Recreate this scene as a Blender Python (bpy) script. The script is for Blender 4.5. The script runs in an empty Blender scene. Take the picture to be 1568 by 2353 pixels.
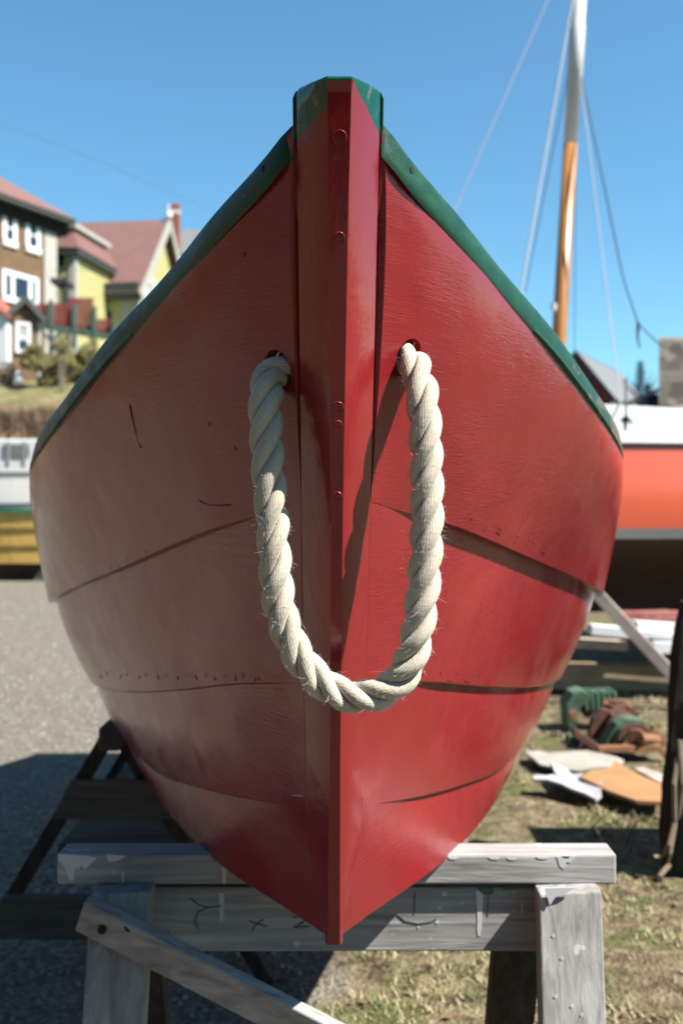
import bpy, math, random
import numpy as np
from mathutils import Vector, Matrix
random.seed(7); np.random.seed(7)
R=math.radians
sc=bpy.context.scene
COL=sc.collection
CH=1.23; F=2300.0
# ---------------- camera ----------------
cd=bpy.data.cameras.new('camera'); cam=bpy.data.objects.new('camera',cd); COL.objects.link(cam)
cam.location=(0,0,CH); cam.rotation_euler=(R(90),0,0)
cd.sensor_fit='VERTICAL'; cd.sensor_height=36; cd.lens=F/2352*36
cd.clip_start=.05; cd.clip_end=3000
cd.dof.use_dof=True; cd.dof.focus_distance=1.14; cd.dof.aperture_fstop=5.0
sc.camera=cam
# ---------------- sky and sun ----------------
SA,SE=R(66),R(51)     # sun azimuth from the view axis (towards the right, behind the camera), elevation
sdir=Vector((math.sin(SA)*math.cos(SE),-math.cos(SA)*math.cos(SE),math.sin(SE)))
w=bpy.data.worlds.new('World'); sc.world=w; w.use_nodes=True
nt=w.node_tree; bg=nt.nodes['Background']; sk=nt.nodes.new('ShaderNodeTexSky')
sk.sky_type='NISHITA'; sk.sun_disc=False; sk.sun_elevation=SE; sk.sun_rotation=R(180)-SA
sk.air_density=1.0; sk.dust_density=.1; sk.ozone_density=1.3; sk.altitude=0
mx=nt.nodes.new('ShaderNodeMix'); mx.data_type='RGBA'; mx.blend_type='MULTIPLY'; mx.inputs[0].default_value=1; mx.inputs[7].default_value=(.76,1.20,1.27,1)
nt.links.new(sk.outputs[0],mx.inputs[6]); nt.links.new(mx.outputs[2],bg.inputs[0]); bg.inputs[1].default_value=.05
sl=bpy.data.lights.new('sun','SUN'); sl.energy=5.0; sl.angle=R(.5); sl.color=(1,.95,.87)
so=bpy.data.objects.new('sun',sl); COL.objects.link(so); so.rotation_euler=(-sdir).to_track_quat('-Z','Y').to_euler()
so.location=(5,-3,9)
sc.view_settings.view_transform='Standard'; sc.view_settings.look='None'
sc.view_settings.exposure=1.6; sc.view_settings.gamma=1
sc.render.engine='CYCLES'
# ---------------- helpers ----------------
def W(px,py,Y): return Vector(((px-784)/F*Y,Y,CH-(py-1176)/F*Y))
def G(px,py,z=0):
    Y=(CH-z)*F/(py-1176); return Vector(((px-784)/F*Y,Y,z))
class MB:
    def __init__(s): s.v=[];s.f=[];s.m=[];s.p=[]
    def add(s,vs,fs,m=0):
        s.p.append((vs,fs,m)); b=len(s.v); s.v+= [tuple(p) for p in vs]; s.f+=[tuple(i+b for i in f) for f in fs]; s.m+=[m]*len(fs)
    def obox(s,O,d,n,u0,u1,v0,v1,w0,w1,m=0,jit=0):
        O=Vector(O);d=Vector(d);n=Vector(n);up=d.cross(n); 
        if up.z<0: up=-up
        P=[O+d*u+up*v+n*w for u in(u0,u1) for v in(v0,v1) for w in(w0,w1)]
        if jit: P=[p+Vector([random.uniform(-jit,jit) for _ in range(3)]) for p in P]
        s.add(P,[(0,1,3,2),(4,6,7,5),(0,4,5,1),(2,3,7,6),(0,2,6,4),(1,5,7,3)],m)
    def box(s,c,sz,rot=(0,0,0),m=0):
        M=Matrix.Translation(c)@Matrix.Rotation(rot[2],4,'Z')@Matrix.Rotation(rot[1],4,'Y')@Matrix.Rotation(rot[0],4,'X')
        P=[M@Vector((x*sz[0]/2,y*sz[1]/2,z*sz[2]/2)) for x in(-1,1) for y in(-1,1) for z in(-1,1)]
        s.add(P,[(0,1,3,2),(4,6,7,5),(0,4,5,1),(2,3,7,6),(0,2,6,4),(1,5,7,3)],m)
    def bar(s,a,b,wd,ht,m=0,up=(0,0,1)):
        a=Vector(a);b=Vector(b);t=(b-a).normalized();sd=t.cross(Vector(up)).normalized();u=sd.cross(t)
        P=[p+sd*x*wd/2+u*z*ht/2 for p in(a,b) for x in(-1,1) for z in(-1,1)]
        s.add(P,[(0,1,3,2),(4,6,7,5),(0,4,5,1),(2,3,7,6),(0,2,6,4),(1,5,7,3)],m)
    def tube(s,pts,r,n=8,m=0):
        pts=[Vector(p) for p in pts]; rs=r if isinstance(r,(list,tuple)) else [r]*len(pts)
        vs=[];N=None
        for i,p in enumerate(pts):
            t=(pts[min(i+1,len(pts)-1)]-pts[max(i-1,0)]).normalized()
            if N is None: N=t.orthogonal().normalized()
            N=(N-t*N.dot(t)).normalized(); B=t.cross(N)
            vs+=[p+(N*math.cos(2*math.pi*k/n)+B*math.sin(2*math.pi*k/n))*rs[i] for k in range(n)]
        fs=[(i*n+k,i*n+(k+1)%n,(i+1)*n+(k+1)%n,(i+1)*n+k) for i in range(len(pts)-1) for k in range(n)]
        fs+=[tuple(range(n))[::-1],tuple((len(pts)-1)*n+k for k in range(n))]
        s.add(vs,fs,m)
    def prism(s,poly,off,m=0):
        n=len(poly);poly=[Vector(p) for p in poly];off=Vector(off)
        s.add(poly+[p+off for p in poly],[tuple(range(n)),tuple(range(2*n-1,n-1,-1))]+[(i,i+n,(i+1)%n+n,(i+1)%n) for i in range(n)],m)
    def grid(s,rows,m=0,closed=False):
        nr=len(rows);nc=len(rows[0]);vs=[p for r in rows for p in r]
        fs=[(i*nc+j,i*nc+(j+1)%nc,(i+1)*nc+(j+1)%nc,(i+1)*nc+j) for i in range(nr-1) for j in range(nc if closed else nc-1)]
        s.add(vs,fs,m)
    def build(s,name,mats,parent=None,smooth=False,bevel=0,seg=2,fix=True):
        me=bpy.data.meshes.new(name); me.from_pydata(s.v,[],s.f)
        if not isinstance(mats,(list,tuple)): mats=[mats]
        for mm in mats: me.materials.append(mm)
        me.polygons.foreach_set('material_index',s.m)
        if fix:
            import bmesh
            bm=bmesh.new(); bm.from_mesh(me); bmesh.ops.recalc_face_normals(bm,faces=bm.faces); bm.to_mesh(me); bm.free()
        if smooth: me.polygons.foreach_set('use_smooth',[True]*len(me.polygons))
        o=bpy.data.objects.new(name,me); COL.objects.link(o)
        if parent is not None:
            o.parent=parent; o.matrix_parent_inverse=Matrix.Identity(4)
            if not parent.get('_local'):
                pass
        if bevel:
            b=o.modifiers.new('bevel','BEVEL'); b.width=bevel; b.segments=seg; b.limit_method='ANGLE'; b.angle_limit=R(40)
        return o
def tag(o,label=None,cat=None,group=None,kind=None):
    if label:o['label']=label
    if cat:o['category']=cat
    if group:o['group']=group
    if kind:o['kind']=kind
    return o
def thing(name,label,cat,loc=(0,0,0),rz=0,group=None):
    o=bpy.data.objects.new(name,None); COL.objects.link(o); o.location=loc; o.rotation_euler=(0,0,rz); o.empty_display_size=.1
    return tag(o,label,cat,group)
def local(root,o):
    """mesh data of o was written in world coordinates: move it into root's frame"""
    M=Matrix.LocRotScale(root.location,root.rotation_euler,None).inverted()
    o.data.transform(M); return o
def part(mb,name,mats,root,top=None,**k):
    o=mb.build(name,mats,root,**k)
    return local(top or root,o)
def parts(mb,name,mats,root,top=None,**k):
    """one child object for every piece that was added"""
    for vs,fs,m in mb.p:
        q=MB(); q.add(vs,fs,m); part(q,name,mats,root,top,**k)
def pchip(x,y,t):
    x=np.array(x,float);y=np.array(y,float);h=np.diff(x);d=np.diff(y)/h;m=np.zeros(len(x))
    for i in range(1,len(x)-1):
        if d[i-1]*d[i]>0:
            w1=2*h[i]+h[i-1];w2=h[i]+2*h[i-1];m[i]=(w1+w2)/(w1/d[i-1]+w2/d[i])
    m[0]=d[0];m[-1]=d[-1]
    t=np.clip(t,x[0],x[-1]);i=np.clip(np.searchsorted(x,t)-1,0,len(x)-2);u=(t-x[i])/h[i]
    return (2*u**3-3*u**2+1)*y[i]+(u**3-2*u**2+u)*h[i]*m[i]+(-2*u**3+3*u**2)*y[i+1]+(u**3-u**2)*h[i]*m[i+1]
# ---------------- materials ----------------
class NM:
    def __init__(s,name):
        s.m=bpy.data.materials.new(name); s.m.use_nodes=True; s.t=s.m.node_tree; s.b=s.t.nodes['Principled BSDF']; s._tc=None
    def n(s,ty,**k):
        o=s.t.nodes.new(ty)
        for a,b in k.items(): setattr(o,a,b)
        return o
    def l(s,a,b): s.t.links.new(a,b)
    def co(s,kind='Object'):
        if s._tc is None: s._tc=s.n('ShaderNodeTexCoord')
        return s._tc.outputs[kind]
    def mp(s,scale=(1,1,1),kind='Object',rot=(0,0,0)):
        m=s.n('ShaderNodeMapping'); s.l(s.co(kind),m.inputs[0]); m.inputs['Scale'].default_value=scale; m.inputs['Rotation'].default_value=rot; return m.outputs[0]
    def noise(s,scale,vec=None,detail=4,rough=.55,dist=0):
        o=s.n('ShaderNodeTexNoise'); o.inputs['Scale'].default_value=scale;o.inputs['Detail'].default_value=detail;o.inputs['Roughness'].default_value=rough;o.inputs['Distortion'].default_value=dist
        s.l(vec if vec is not None else s.co(),o.inputs['Vector']); return o.outputs[0]
    def vor(s,scale,vec=None,feat='F1',out=0):
        o=s.n('ShaderNodeTexVoronoi',feature=feat); o.inputs['Scale'].default_value=scale
        s.l(vec if vec is not None else s.co(),o.inputs['Vector']); return o.outputs[out]
    def ramp(s,fac,stops):
        o=s.n('ShaderNodeValToRGB'); s.l(fac,o.inputs[0]); e=o.color_ramp.elements
        while len(e)<len(stops): e.new(.5)
        for i,(p,c) in enumerate(stops):
            e[i].position=p; e[i].color=(c if len(c)==4 else tuple(c)+(1,)) if isinstance(c,(tuple,list)) else (c,c,c,1)
        return o.outputs[0]
    def mix(s,fac,a,b,mode='MIX'):
        o=s.n('ShaderNodeMix',data_type='RGBA',blend_type=mode)
        for i,v in((0,fac),(6,a),(7,b)):
            if hasattr(v,'links') or isinstance(v,bpy.types.NodeSocket): s.l(v,o.inputs[i])
            elif i==0: o.inputs[0].default_value=v
            else: o.inputs[i].default_value=tuple(v)+(1,) if len(v)==3 else v
        return o.outputs[2]
    def math(s,op,a,b=0,c=0,clamp=False):
        o=s.n('ShaderNodeMath',operation=op,use_clamp=clamp)
        for i,v in enumerate((a,b,c)):
            if isinstance(v,bpy.types.NodeSocket): s.l(v,o.inputs[i])
            else: o.inputs[i].default_value=v
        return o.outputs[0]
    def sep(s,vec):
        o=s.n('ShaderNodeSeparateXYZ'); s.l(vec,o.inputs[0]); return o.outputs
    def bump(s,h,st=.5,dist=.01,prev=None):
        o=s.n('ShaderNodeBump'); o.inputs['Strength'].default_value=st;o.inputs['Distance'].default_value=dist; s.l(h,o.inputs['Height'])
        if prev is not None: s.l(prev,o.inputs['Normal'])
        s.l(o.outputs[0],s.b.inputs['Normal']); return o.outputs[0]
    def set(s,col=None,rough=None,metal=None,coat=None,spec=None):
        for v,k in((col,'Base Color'),(rough,'Roughness'),(metal,'Metallic'),(coat,'Coat Weight'),(spec,'Specular IOR Level')):
            if v is None: continue
            if isinstance(v,bpy.types.NodeSocket): s.l(v,s.b.inputs[k])
            else: s.b.inputs[k].default_value=tuple(v)+(1,) if isinstance(v,(tuple,list)) and len(v)==3 else v
        return s
def simple(name,col,rough=.6,var=.25,scale=6,metal=0,bump=0,stretch=(1,1,1)):
    n=NM(name); f=n.noise(scale,n.mp(stretch)); a=tuple(c*(1-var) for c in col); b=tuple(min(1,c*(1+var)) for c in col)
    n.set(n.ramp(f,[(.3,a),(.7,b)]),rough,metal)
    if bump: n.bump(f,.5,bump)
    return n.m
def red_paint(name,grain=(.8,7,60),rings=False):
    n=NM(name)
    big=n.noise(3,n.mp((1,1,1)),3); col=n.ramp(big,[(.3,(.31,.019,.025)),(.7,(.39,.029,.033))])
    # hairline scratches and tiny chips
    v=n.vor(38,n.mp((1,.35,1)),'F1'); chip=n.ramp(v,[(.018,1.0),(.03,0.0)])
    sel=n.ramp(n.noise(2.3,n.mp((1,1,1)),2),[(.55,0.0),(.62,1.0)]); chip=n.mix(1.0,chip,sel,'MULTIPLY')
    col=n.mix(n.math('MULTIPLY',chip,.8),col,(.10,.012,.012))
    r=n.ramp(n.noise(9,n.mp((1,.5,2)),4),[(.3,.09),(.7,.22)])
    n.set(col,r,0,0,.42)
    g=n.noise(6,n.mp(grain),6,.6,.4)
    pm=n.ramp(n.noise(5,n.mp((1,1,1.5)),3),[(.40,.15),(.62,1.0)]); g=n.math('MULTIPLY',g,pm); b1=n.bump(g,.5,.0020)
    br=n.noise(22,n.mp((1,1,1)),3); b2=n.bump(br,.30,.0026,b1)
    wv=n.noise(4,n.mp((1,1,1.4)),2); b3=n.bump(wv,.4,.010,b2)
    b4=n.bump(chip,.5,-.001,b3)
    if rings:
        wv_=n.n('ShaderNodeTexWave',wave_type='BANDS',bands_direction='Z'); wv_.inputs['Scale'].default_value=22; wv_.inputs['Distortion'].default_value=5; wv_.inputs['Detail'].default_value=1; wv_.inputs['Detail Scale'].default_value=1.4
        n.l(n.mp((.5,.25,1)),wv_.inputs['Vector']); pw=n.ramp(n.noise(3.5,None,2),[(.42,0.0),(.6,1.0)]); n.bump(n.math('MULTIPLY',wv_.outputs[1],pw),.22,.0012,b4)
    return n
M={}
M['red']=red_paint('red_hull_paint').m; M['red_rings']=red_paint('red_paint_over_figured_wood',rings=True).m
# stem: red with green-painted head
n=red_paint('stem_paint',(12,12,1.2))
xyz=n.sep(n.co()); ax=n.math('ABSOLUTE',xyz[0])
off=n.math('MULTIPLY',n.math('LESS_THAN',xyz[0],-.0125),.020)
zed=n.noise(60,None,3); zj=n.math('MULTIPLY',n.math('SUBTRACT',zed,.5),.006)
lf=n.math('LESS_THAN',xyz[0],-.0125); q=n.math('SUBTRACT',ax,.0135)
thr=n.math('SUBTRACT',n.math('ADD',1.002,n.math('MULTIPLY',lf,-.023)),n.math('MULTIPLY',q,n.math('SUBTRACT',.95,n.math('MULTIPLY',lf,.58))))
thr=n.math('ADD',thr,zj)
fac=n.math('GREATER_THAN',xyz[2],thr)
front=n.math('LESS_THAN',ax,.0125); lip=n.math('GREATER_THAN',n.math('ADD',xyz[2],zj),1.001)
fac=n.math('ADD',n.math('MULTIPLY',n.math('SUBTRACT',1,front),fac),n.math('MULTIPLY',front,lip),0,True)
base=[l.from_socket for l in n.t.links if l.to_socket==n.b.inputs['Base Color']][0]
gr=n.ramp(n.noise(40,n.mp((2,2,.7)),4),[(.3,(.004,.085,.045)),(.7,(.010,.135,.075))])
worn=n.ramp(n.noise(55,n.mp((1.5,1.5,.5)),5),[(.60,0.0),(.66,1.0)])
wornm=n.math('MULTIPLY',worn,n.math('GREATER_THAN',xyz[2],.985))
gr=n.mix(n.math('MULTIPLY',wornm,.7),gr,(.22,.2,.17))
n.set(n.mix(fac,base,gr)); M['stem']=n.m
def green_paint(name,wear=True):
    n=NM(name); g=n.noise(45,n.mp((1,.3,1)),5)
    col=n.ramp(g,[(.25,(.003,.045,.022)),(.55,(.006,.085,.042)),(.8,(.012,.12,.06))])
    if wear:
        y=n.sep(n.co())[1]
        amt=n.ramp(y,[(.30,0.0),(.62,1.0)])
        nz=n.noise(26,n.mp((1,.35,1.6)),6,.65)
        th=n.math('GREATER_THAN',n.math('ADD',nz,n.math('MULTIPLY',amt,.24)),.70)
        col=n.mix(n.math('MULTIPLY',th,.85),col,n.ramp(n.noise(80,None,3),[(.3,(.10,.07,.04)),(.7,(.25,.19,.12))]))
    n.set(col,n.ramp(g,[(.3,.38),(.7,.6)]),0,0,.35)
    b=n.bump(n.noise(30,n.mp((1,.2,1)),6,.65),.5,.0022); n.bump(n.noise(150,None,3),.3,.0008,b)
    return n.m
M['green']=green_paint('green_gunwale_paint')
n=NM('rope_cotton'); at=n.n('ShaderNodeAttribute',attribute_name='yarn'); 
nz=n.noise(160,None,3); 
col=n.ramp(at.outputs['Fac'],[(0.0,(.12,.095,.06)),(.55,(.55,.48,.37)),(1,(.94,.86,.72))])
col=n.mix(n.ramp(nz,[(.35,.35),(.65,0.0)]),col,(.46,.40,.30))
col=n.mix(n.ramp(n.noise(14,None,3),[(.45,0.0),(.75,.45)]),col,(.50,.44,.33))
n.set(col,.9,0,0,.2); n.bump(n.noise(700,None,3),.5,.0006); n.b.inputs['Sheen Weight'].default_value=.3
M['rope']=n.m
n=NM('rope_fibre'); n.set((.62,.56,.45),.8); M['fibre']=n.m
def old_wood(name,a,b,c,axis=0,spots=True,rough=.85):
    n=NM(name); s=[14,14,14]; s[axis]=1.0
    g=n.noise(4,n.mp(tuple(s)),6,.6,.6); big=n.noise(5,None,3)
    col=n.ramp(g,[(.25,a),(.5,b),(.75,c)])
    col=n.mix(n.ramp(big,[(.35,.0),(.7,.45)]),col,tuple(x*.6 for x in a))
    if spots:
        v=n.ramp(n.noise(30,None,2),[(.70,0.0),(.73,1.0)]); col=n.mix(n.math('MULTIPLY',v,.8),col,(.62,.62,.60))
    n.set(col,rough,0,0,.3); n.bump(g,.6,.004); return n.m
for i,k in enumerate('xyz'):
    M['grey_'+k]=old_wood('weathered_grey_wood_'+k,(.20,.195,.185),(.42,.41,.395),(.62,.61,.59),i)
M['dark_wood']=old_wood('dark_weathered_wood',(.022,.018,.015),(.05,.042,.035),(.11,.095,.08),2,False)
M['tan_wood']=old_wood('tan_timber',(.30,.21,.12),(.50,.38,.23),(.62,.50,.33),0,False)
M['white_wood']=simple('chalky_white_paint',(.72,.73,.74),.55,.12,9)
M['pink_wood']=simple('faded_red_painted_board',(.50,.16,.13),.6,.35,12)
M['cream_wood']=simple('pale_pinkish_board',(.62,.50,.43),.7,.2,9)
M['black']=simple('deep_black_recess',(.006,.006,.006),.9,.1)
M['drip']=simple('white_paint_drip',(.72,.74,.76),.4,.05,20)
M['drip_green']=simple('green_paint_drip',(.02,.15,.09),.4,.1,20)
M['ink']=simple('dark_marker_strokes',(.10,.095,.09),.8,.1)
M['rust']=simple('rusty_iron',(.16,.06,.035),.85,.55,14,0,.01)
M['rust_light']=simple('orange_rust',(.36,.16,.07),.85,.4,14)
M['mach_green']=simple('chalky_green_machine_paint',(.08,.17,.10),.85,.6,10)
M['ply']=simple('orange_plywood',(.50,.27,.11),.7,.15,5)
M['scrap']=simple('off_white_scrap',(.50,.46,.40),.7,.12,14)
M['scrap_white']=simple('bright_white_scrap',(.60,.61,.63),.7,.06,14)
M['orange_hull']=NM('orange_hull_paint').set((.78,.13,.065),.28,0,.2).m
M['white_hull']=simple('white_topside_paint',(.83,.83,.81),.35,.03,2)
M['grey_stripe']=simple('grey_waterline_stripe',(.48,.47,.46),.5,.1,8)
M['bottom_red']=simple('dull_brown_red_bottom_paint',(.075,.028,.02),.8,.3,5)
M['varnish']=simple('varnished_spruce',(.58,.24,.055),.35,.2,4,stretch=(6,6,.6))
M['mast_white']=simple('white_mast_paint',(.78,.80,.78),.4,.1,8)
M['wire']=simple('galvanised_wire',(.62,.64,.68),.5,.1)
M['dark_wire']=simple('dark_tarred_line',(.05,.06,.09),.7,.1)
M['ochre']=simple('ochre_dory_paint',(.95,.58,.15),.5,.15,5)
M['rail_green']=simple('bright_green_rail_paint',(.04,.24,.12),.5,.15)
M['pale_pink']=simple('faded_pink_boat_interior',(.48,.36,.31),.7,.25,12)
def clap(name,a,b,pitch,axis=2,rough=.75):
    n=NM(name); z=n.sep(n.co())[axis]; f=n.math('FRACT',n.math('DIVIDE',z,pitch))
    nz=n.noise(3,n.mp((1,1,6)),5); col=n.ramp(nz,[(.3,a),(.7,b)])
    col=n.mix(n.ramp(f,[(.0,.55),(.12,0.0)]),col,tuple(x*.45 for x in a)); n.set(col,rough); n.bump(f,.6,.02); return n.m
M['shingle']=clap('brown_wall_shingles',(.13,.07,.03),(.30,.18,.08),.16)
M['clap']=clap('yellow_clapboard',(.60,.55,.21),(.68,.64,.29),.13)
M['trim']=simple('grey_white_trim',(.55,.53,.47),.6,.08)
M['trim_white']=simple('white_window_paint',(.80,.82,.82),.5,.05)
M['trim_dark']=simple('dark_green_grey_eaves',(.045,.06,.05),.7,.15)
M['roof_red']=simple('faded_red_roof_shingles',(.24,.115,.10),.85,.15,5)
M['roof_bright']=simple('bright_red_shed_roof',(.50,.12,.08),.8,.15,5)
M['roof_grey']=simple('grey_roof_shingles',(.20,.21,.22),.85,.15,5)
M['glass']=NM('window_glass').set((.03,.05,.08),.08).m
M['curtain']=simple('pale_blind',(.45,.47,.47),.8,.1)
M['deck_red']=simple('red_deck_boards',(.30,.045,.03),.7,.3,3,stretch=(6,6,.5))
M['deck_green']=simple('green_deck_frame',(.09,.17,.13),.7,.2)
M['brick']=simple('orange_brick',(.42,.11,.05),.85,.25,9)
M['barn_red']=clap('red_barn_boards',(.20,.025,.02),(.30,.04,.03),.2)
M['stone']=NM('grey_brown_shingled_wall'); n=M['stone']; 
n.set(n.ramp(n.vor(3.2,n.mp((1,1,1.6)),'F1',1),[(.2,(.12,.10,.085)),(.5,(.24,.21,.17)),(.8,(.36,.32,.27))]),.9); M['stone']=n.m
M['blue']=simple('blue_shed_paint',(.015,.08,.32),.5,.1)
M['conifer']=simple('dark_spruce_needles',(.02,.045,.028),.8,.5,4)
M['bark']=simple('grey_brown_bark',(.10,.08,.06),.9,.3,8)
M['bush']=simple('yellow_green_bush_leaves',(.22,.19,.045),.7,.5,2.2)
M['brush']=simple('brown_winter_brush',(.20,.125,.075),.9,.5,2)
M['twig']=simple('dry_pale_stem',(.33,.26,.18),.9,.3,8)
# ground: gravel on the left, thin dry grass on the right, one sheet
n=NM('yard_ground'); P=n.sep(n.co())
v=n.vor(75,None,'F1',1); v2=n.vor(28,None,'F1',1); nb=n.noise(.55,None,5)
grav=n.ramp(v,[(.0,(.07,.063,.052)),(.5,(.23,.205,.165)),(1,(.55,.50,.42))])
grav=n.mix(.12,grav,(.22,.19,.14)); grav=n.mix(n.ramp(v2,[(.86,0.0),(.92,.6)]),grav,(.60,.56,.49))
grav=n.mix(n.ramp(nb,[(.4,.0),(.65,.6)]),grav,(.24,.215,.18))
gn=n.noise(16,None,7,.7,.5)
gras=n.ramp(gn,[(.25,(.045,.035,.02)),(.42,(.15,.115,.065)),(.55,(.29,.235,.135)),(.72,(.44,.38,.25))]); gras=n.mix(n.ramp(n.noise(1.7,None,6,.7),[(.46,0.0),(.60,.7)]),gras,n.ramp(gn,[(.3,(.04,.028,.018)),(.7,(.19,.14,.09))]))
gg=n.ramp(n.noise(3.2,None,5,.6),[(.50,0.0),(.62,.75)]); gras=n.mix(gg,gras,n.ramp(gn,[(.3,(.05,.07,.02)),(.7,(.19,.21,.06))]))
edge=n.math('ADD',n.math('ADD',P[0],n.math('MULTIPLY',P[1],.05)),n.math('MULTIPLY',n.math('SUBTRACT',n.noise(1.6,None,5),.5),1.0))
far=n.math('MULTIPLY',n.math('GREATER_THAN',P[1],60),5)
ms=n.ramp(n.math('ADD',edge,far),[(.0,0.0),(.12,1.0)])
n.set(n.mix(ms,grav,gras),.95,0,0,.2)
b=n.bump(n.vor(75,None,'F1',0),.7,.012); n.bump(gn,.6,.03,b); M['ground']=n.m
n=NM('hillside_turf'); z=n.sep(n.co())[2]; gn=n.noise(1.4,None,6,.65)
bank=n.ramp(gn,[(.3,(.14,.085,.05)),(.5,(.27,.19,.12)),(.7,(.38,.31,.20))]); top=n.ramp(gn,[(.3,(.12,.115,.045)),(.5,(.25,.235,.10)),(.7,(.40,.34,.20))])
n.set(n.mix(n.ramp(n.math('ADD',n.math('DIVIDE',z,8),n.math('MULTIPLY',n.math('SUBTRACT',n.noise(.5,None,4),.5),.2)),[(.50,0.0),(.58,1.0)]),bank,top),.95,0,0,.1); n.bump(gn,.7,.2); M['hill']=n.m
M['blade_dry']=simple('dry_grass_blades',(.42,.35,.20),.8,.35,30)
M['blade_green']=simple('green_grass_blades',(.13,.17,.045),.8,.4,20)
M['pebble']=simple('grey_pebbles',(.27,.265,.255),.85,.55,9)
M['leaf']=simple('dead_leaves',(.30,.17,.08),.8,.4,20)

# ================= SETTING =================
mb=MB(); xs=np.linspace(-350,350,15)
mb.add([(-400,-60,0),(400,-60,0),(400,900,0),(-400,900,0)],[(0,1,2,3)]); tag(mb.build('ground',M['ground'],fix=False),kind='structure')
def hillz(x,y):
    s=float(np.interp(y,[20.6,21.5,24,30,38,55,90],[-.3,.6,2.95,4.8,6.3,7.6,9.5]))
    return s*float(np.interp(x,[-3,2],[1,0]))-float(np.interp(x,[-3,2],[0,.4]))
mb=MB(); rows=[]
for y in np.concatenate([np.linspace(20.6,40,60),np.linspace(41,90,20)]):
    rows.append([(x,y,hillz(x,y)+.16*math.sin(x*2.1+y*1.3)*math.sin(y*1.9-x*.7)*(1 if y>21 else 0)) for x in np.linspace(-60,2,125)])
mb.grid(rows); tag(mb.build('hillside',M['hill'],smooth=True,fix=False),kind='structure')

# ================= THE RED DORY =================
BY,BZ=1.2,.66                      # boat root: local = (x, Y-BY, h+CH-BZ)
YAW,HEEL=R(1.3),0
boat=thing('wooden_dory','large glossy red wooden dory with green gunwales, bow towards the viewer on sawhorses','boat',(-.0065,BY,BZ)); boat.rotation_euler=(0,HEEL,YAW)
BM=Matrix.LocRotScale(boat.location,boat.rotation_euler,None)
def L(x,Y,h): return Vector((x,Y-BY,h+CH-BZ))
RK=.36
def Yf(h): return 1.0+RK*(.44-h)+.012*math.sin(math.pi*min(1,max(0,(.44-h))))*-1
def hw(h): return float(np.interp(h,[-.60,-.575,-.45,-.2,.45],[.012,.014,.036,.0405,.0450]))   # half width at the rabbet
def Yg(h): return Yf(h)+float(np.interp(h,[-.6,-.45,-.3,.45],[.018,.045,.058,.058]))
def line(h0,pts):
    pts=[(Yg(h0)+.0060,hw(h0)-.0002,h0)]+pts; a=np.array(pts); 
    def f(s):
        Y=a[0,0]+(4.6-a[0,0])*s
        return float(pchip(a[:,0],a[:,1],np.array(Y))),Y,float(pchip(a[:,0],a[:,2],np.array(Y)))
    return f
LN=[line(.415,[(1.12,.085,.382),(1.2,.143,.351),(1.3,.204,.3216),(1.5,.326,.266),(1.8,.49,.184),(2.1,.612,.137),(2.4,.692,.108),(2.8,.765,.10),(3.3,.81,.105),(3.7,.77,.13),(4.2,.62,.19),(4.61,.36,.27)]),
    line(.013,[(1.45,.175,-.029),(1.7,.315,-.08),(2.1,.52,-.154),(2.4,.645,-.205),(2.7,.705,-.235),(3.3,.76,-.25),(3.7,.71,-.2),(4.2,.53,-.13),(4.61,.28,-.05)]),
    line(-.222,[(1.45,.125,-.248),(1.7,.25,-.300),(2.05,.41,-.363),(2.4,.55,-.405),(2.7,.615,-.43),(3.3,.67,-.44),(3.7,.62,-.4),(4.2,.45,-.33),(4.61,.22,-.25)]),
    line(-.40,[(1.5,.105,-.432),(1.7,.21,-.468),(2.0,.345,-.510),(2.4,.49,-.522),(2.7,.55,-.54),(3.3,.60,-.545),(3.7,.56,-.53),(4.2,.40,-.49),(4.61,.19,-.43)]),
    line(-.590,[(1.65,.175,-.580),(2.0,.325,-.582),(2.4,.445,-.584),(2.7,.51,-.584),(3.3,.56,-.58),(3.7,.52,-.57),(4.2,.36,-.55),(4.61,.16,-.52)])]
SS=np.concatenate([np.linspace(0,.12,25),np.linspace(.13,1,88)])
TH=.017
def sk(side,s,h): return h+side*.015*min(1,s/.3)*min(1,max(0,(h+.58)*1.3))   # the hull is a little higher on its starboard side
def bulge(k,v,s):
    v=max(0,v)
    return .018*math.sin(math.pi*v**.55)*(.5+.5*min(1,s/.018)) if k==0 else [0,.008,.006,.004][k]*math.sin(math.pi*v)*min(1,s/.25)
def strake(k,side):
    top,bot=LN[k],LN[k+1]; rows=[];inn=[]
    for s in SS:
        wt,Yt,ht=top(s); wb,Yb,hb=bot(s)
        fade=min(1,max(0,(s-.012)/.06)); fade=fade*fade*(3-2*fade)
        lap=.018 if k>0 else 0.0
        ro=[];ri=[]; N=12
        for j in range(N+1):
            v=j/N; e=-lap/max(.05,(ht-hb)) if k>0 else 0
            vv=e+(1-e)*v
            x=wt+(wb-wt)*vv; Y=Yt+(Yb-Yt)*vv; h=ht+(hb-ht)*vv
            bul=bulge(k,vv,s)
            o=[TH+.002,.011,.008,.008][k]*fade*max(0,vv)+bul - (0 if k==0 else .0005)
            wav=.0012*math.sin(s*37+k*2+side)*math.sin(vv*3)
            h=sk(side,s,h); ro.append(L(side*(x+o+wav),Y,h)); ri.append(L(side*(x+o+wav-TH),Y+.004,h))
        rows.append(ro);inn.append(ri)
    mb=MB(); ring=[r+i[::-1] for r,i in zip(rows,inn)]
    mb.grid(ring,closed=True); n=len(ring[0]); b=(len(ring)-1)*n
    N1=13
    for base in(0,b):
        for j in range(N1-1): mb.f.append((base+j,base+j+1,base+n-2-j,base+n-1-j)); mb.m.append(0)
    return mb,rows
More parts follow.
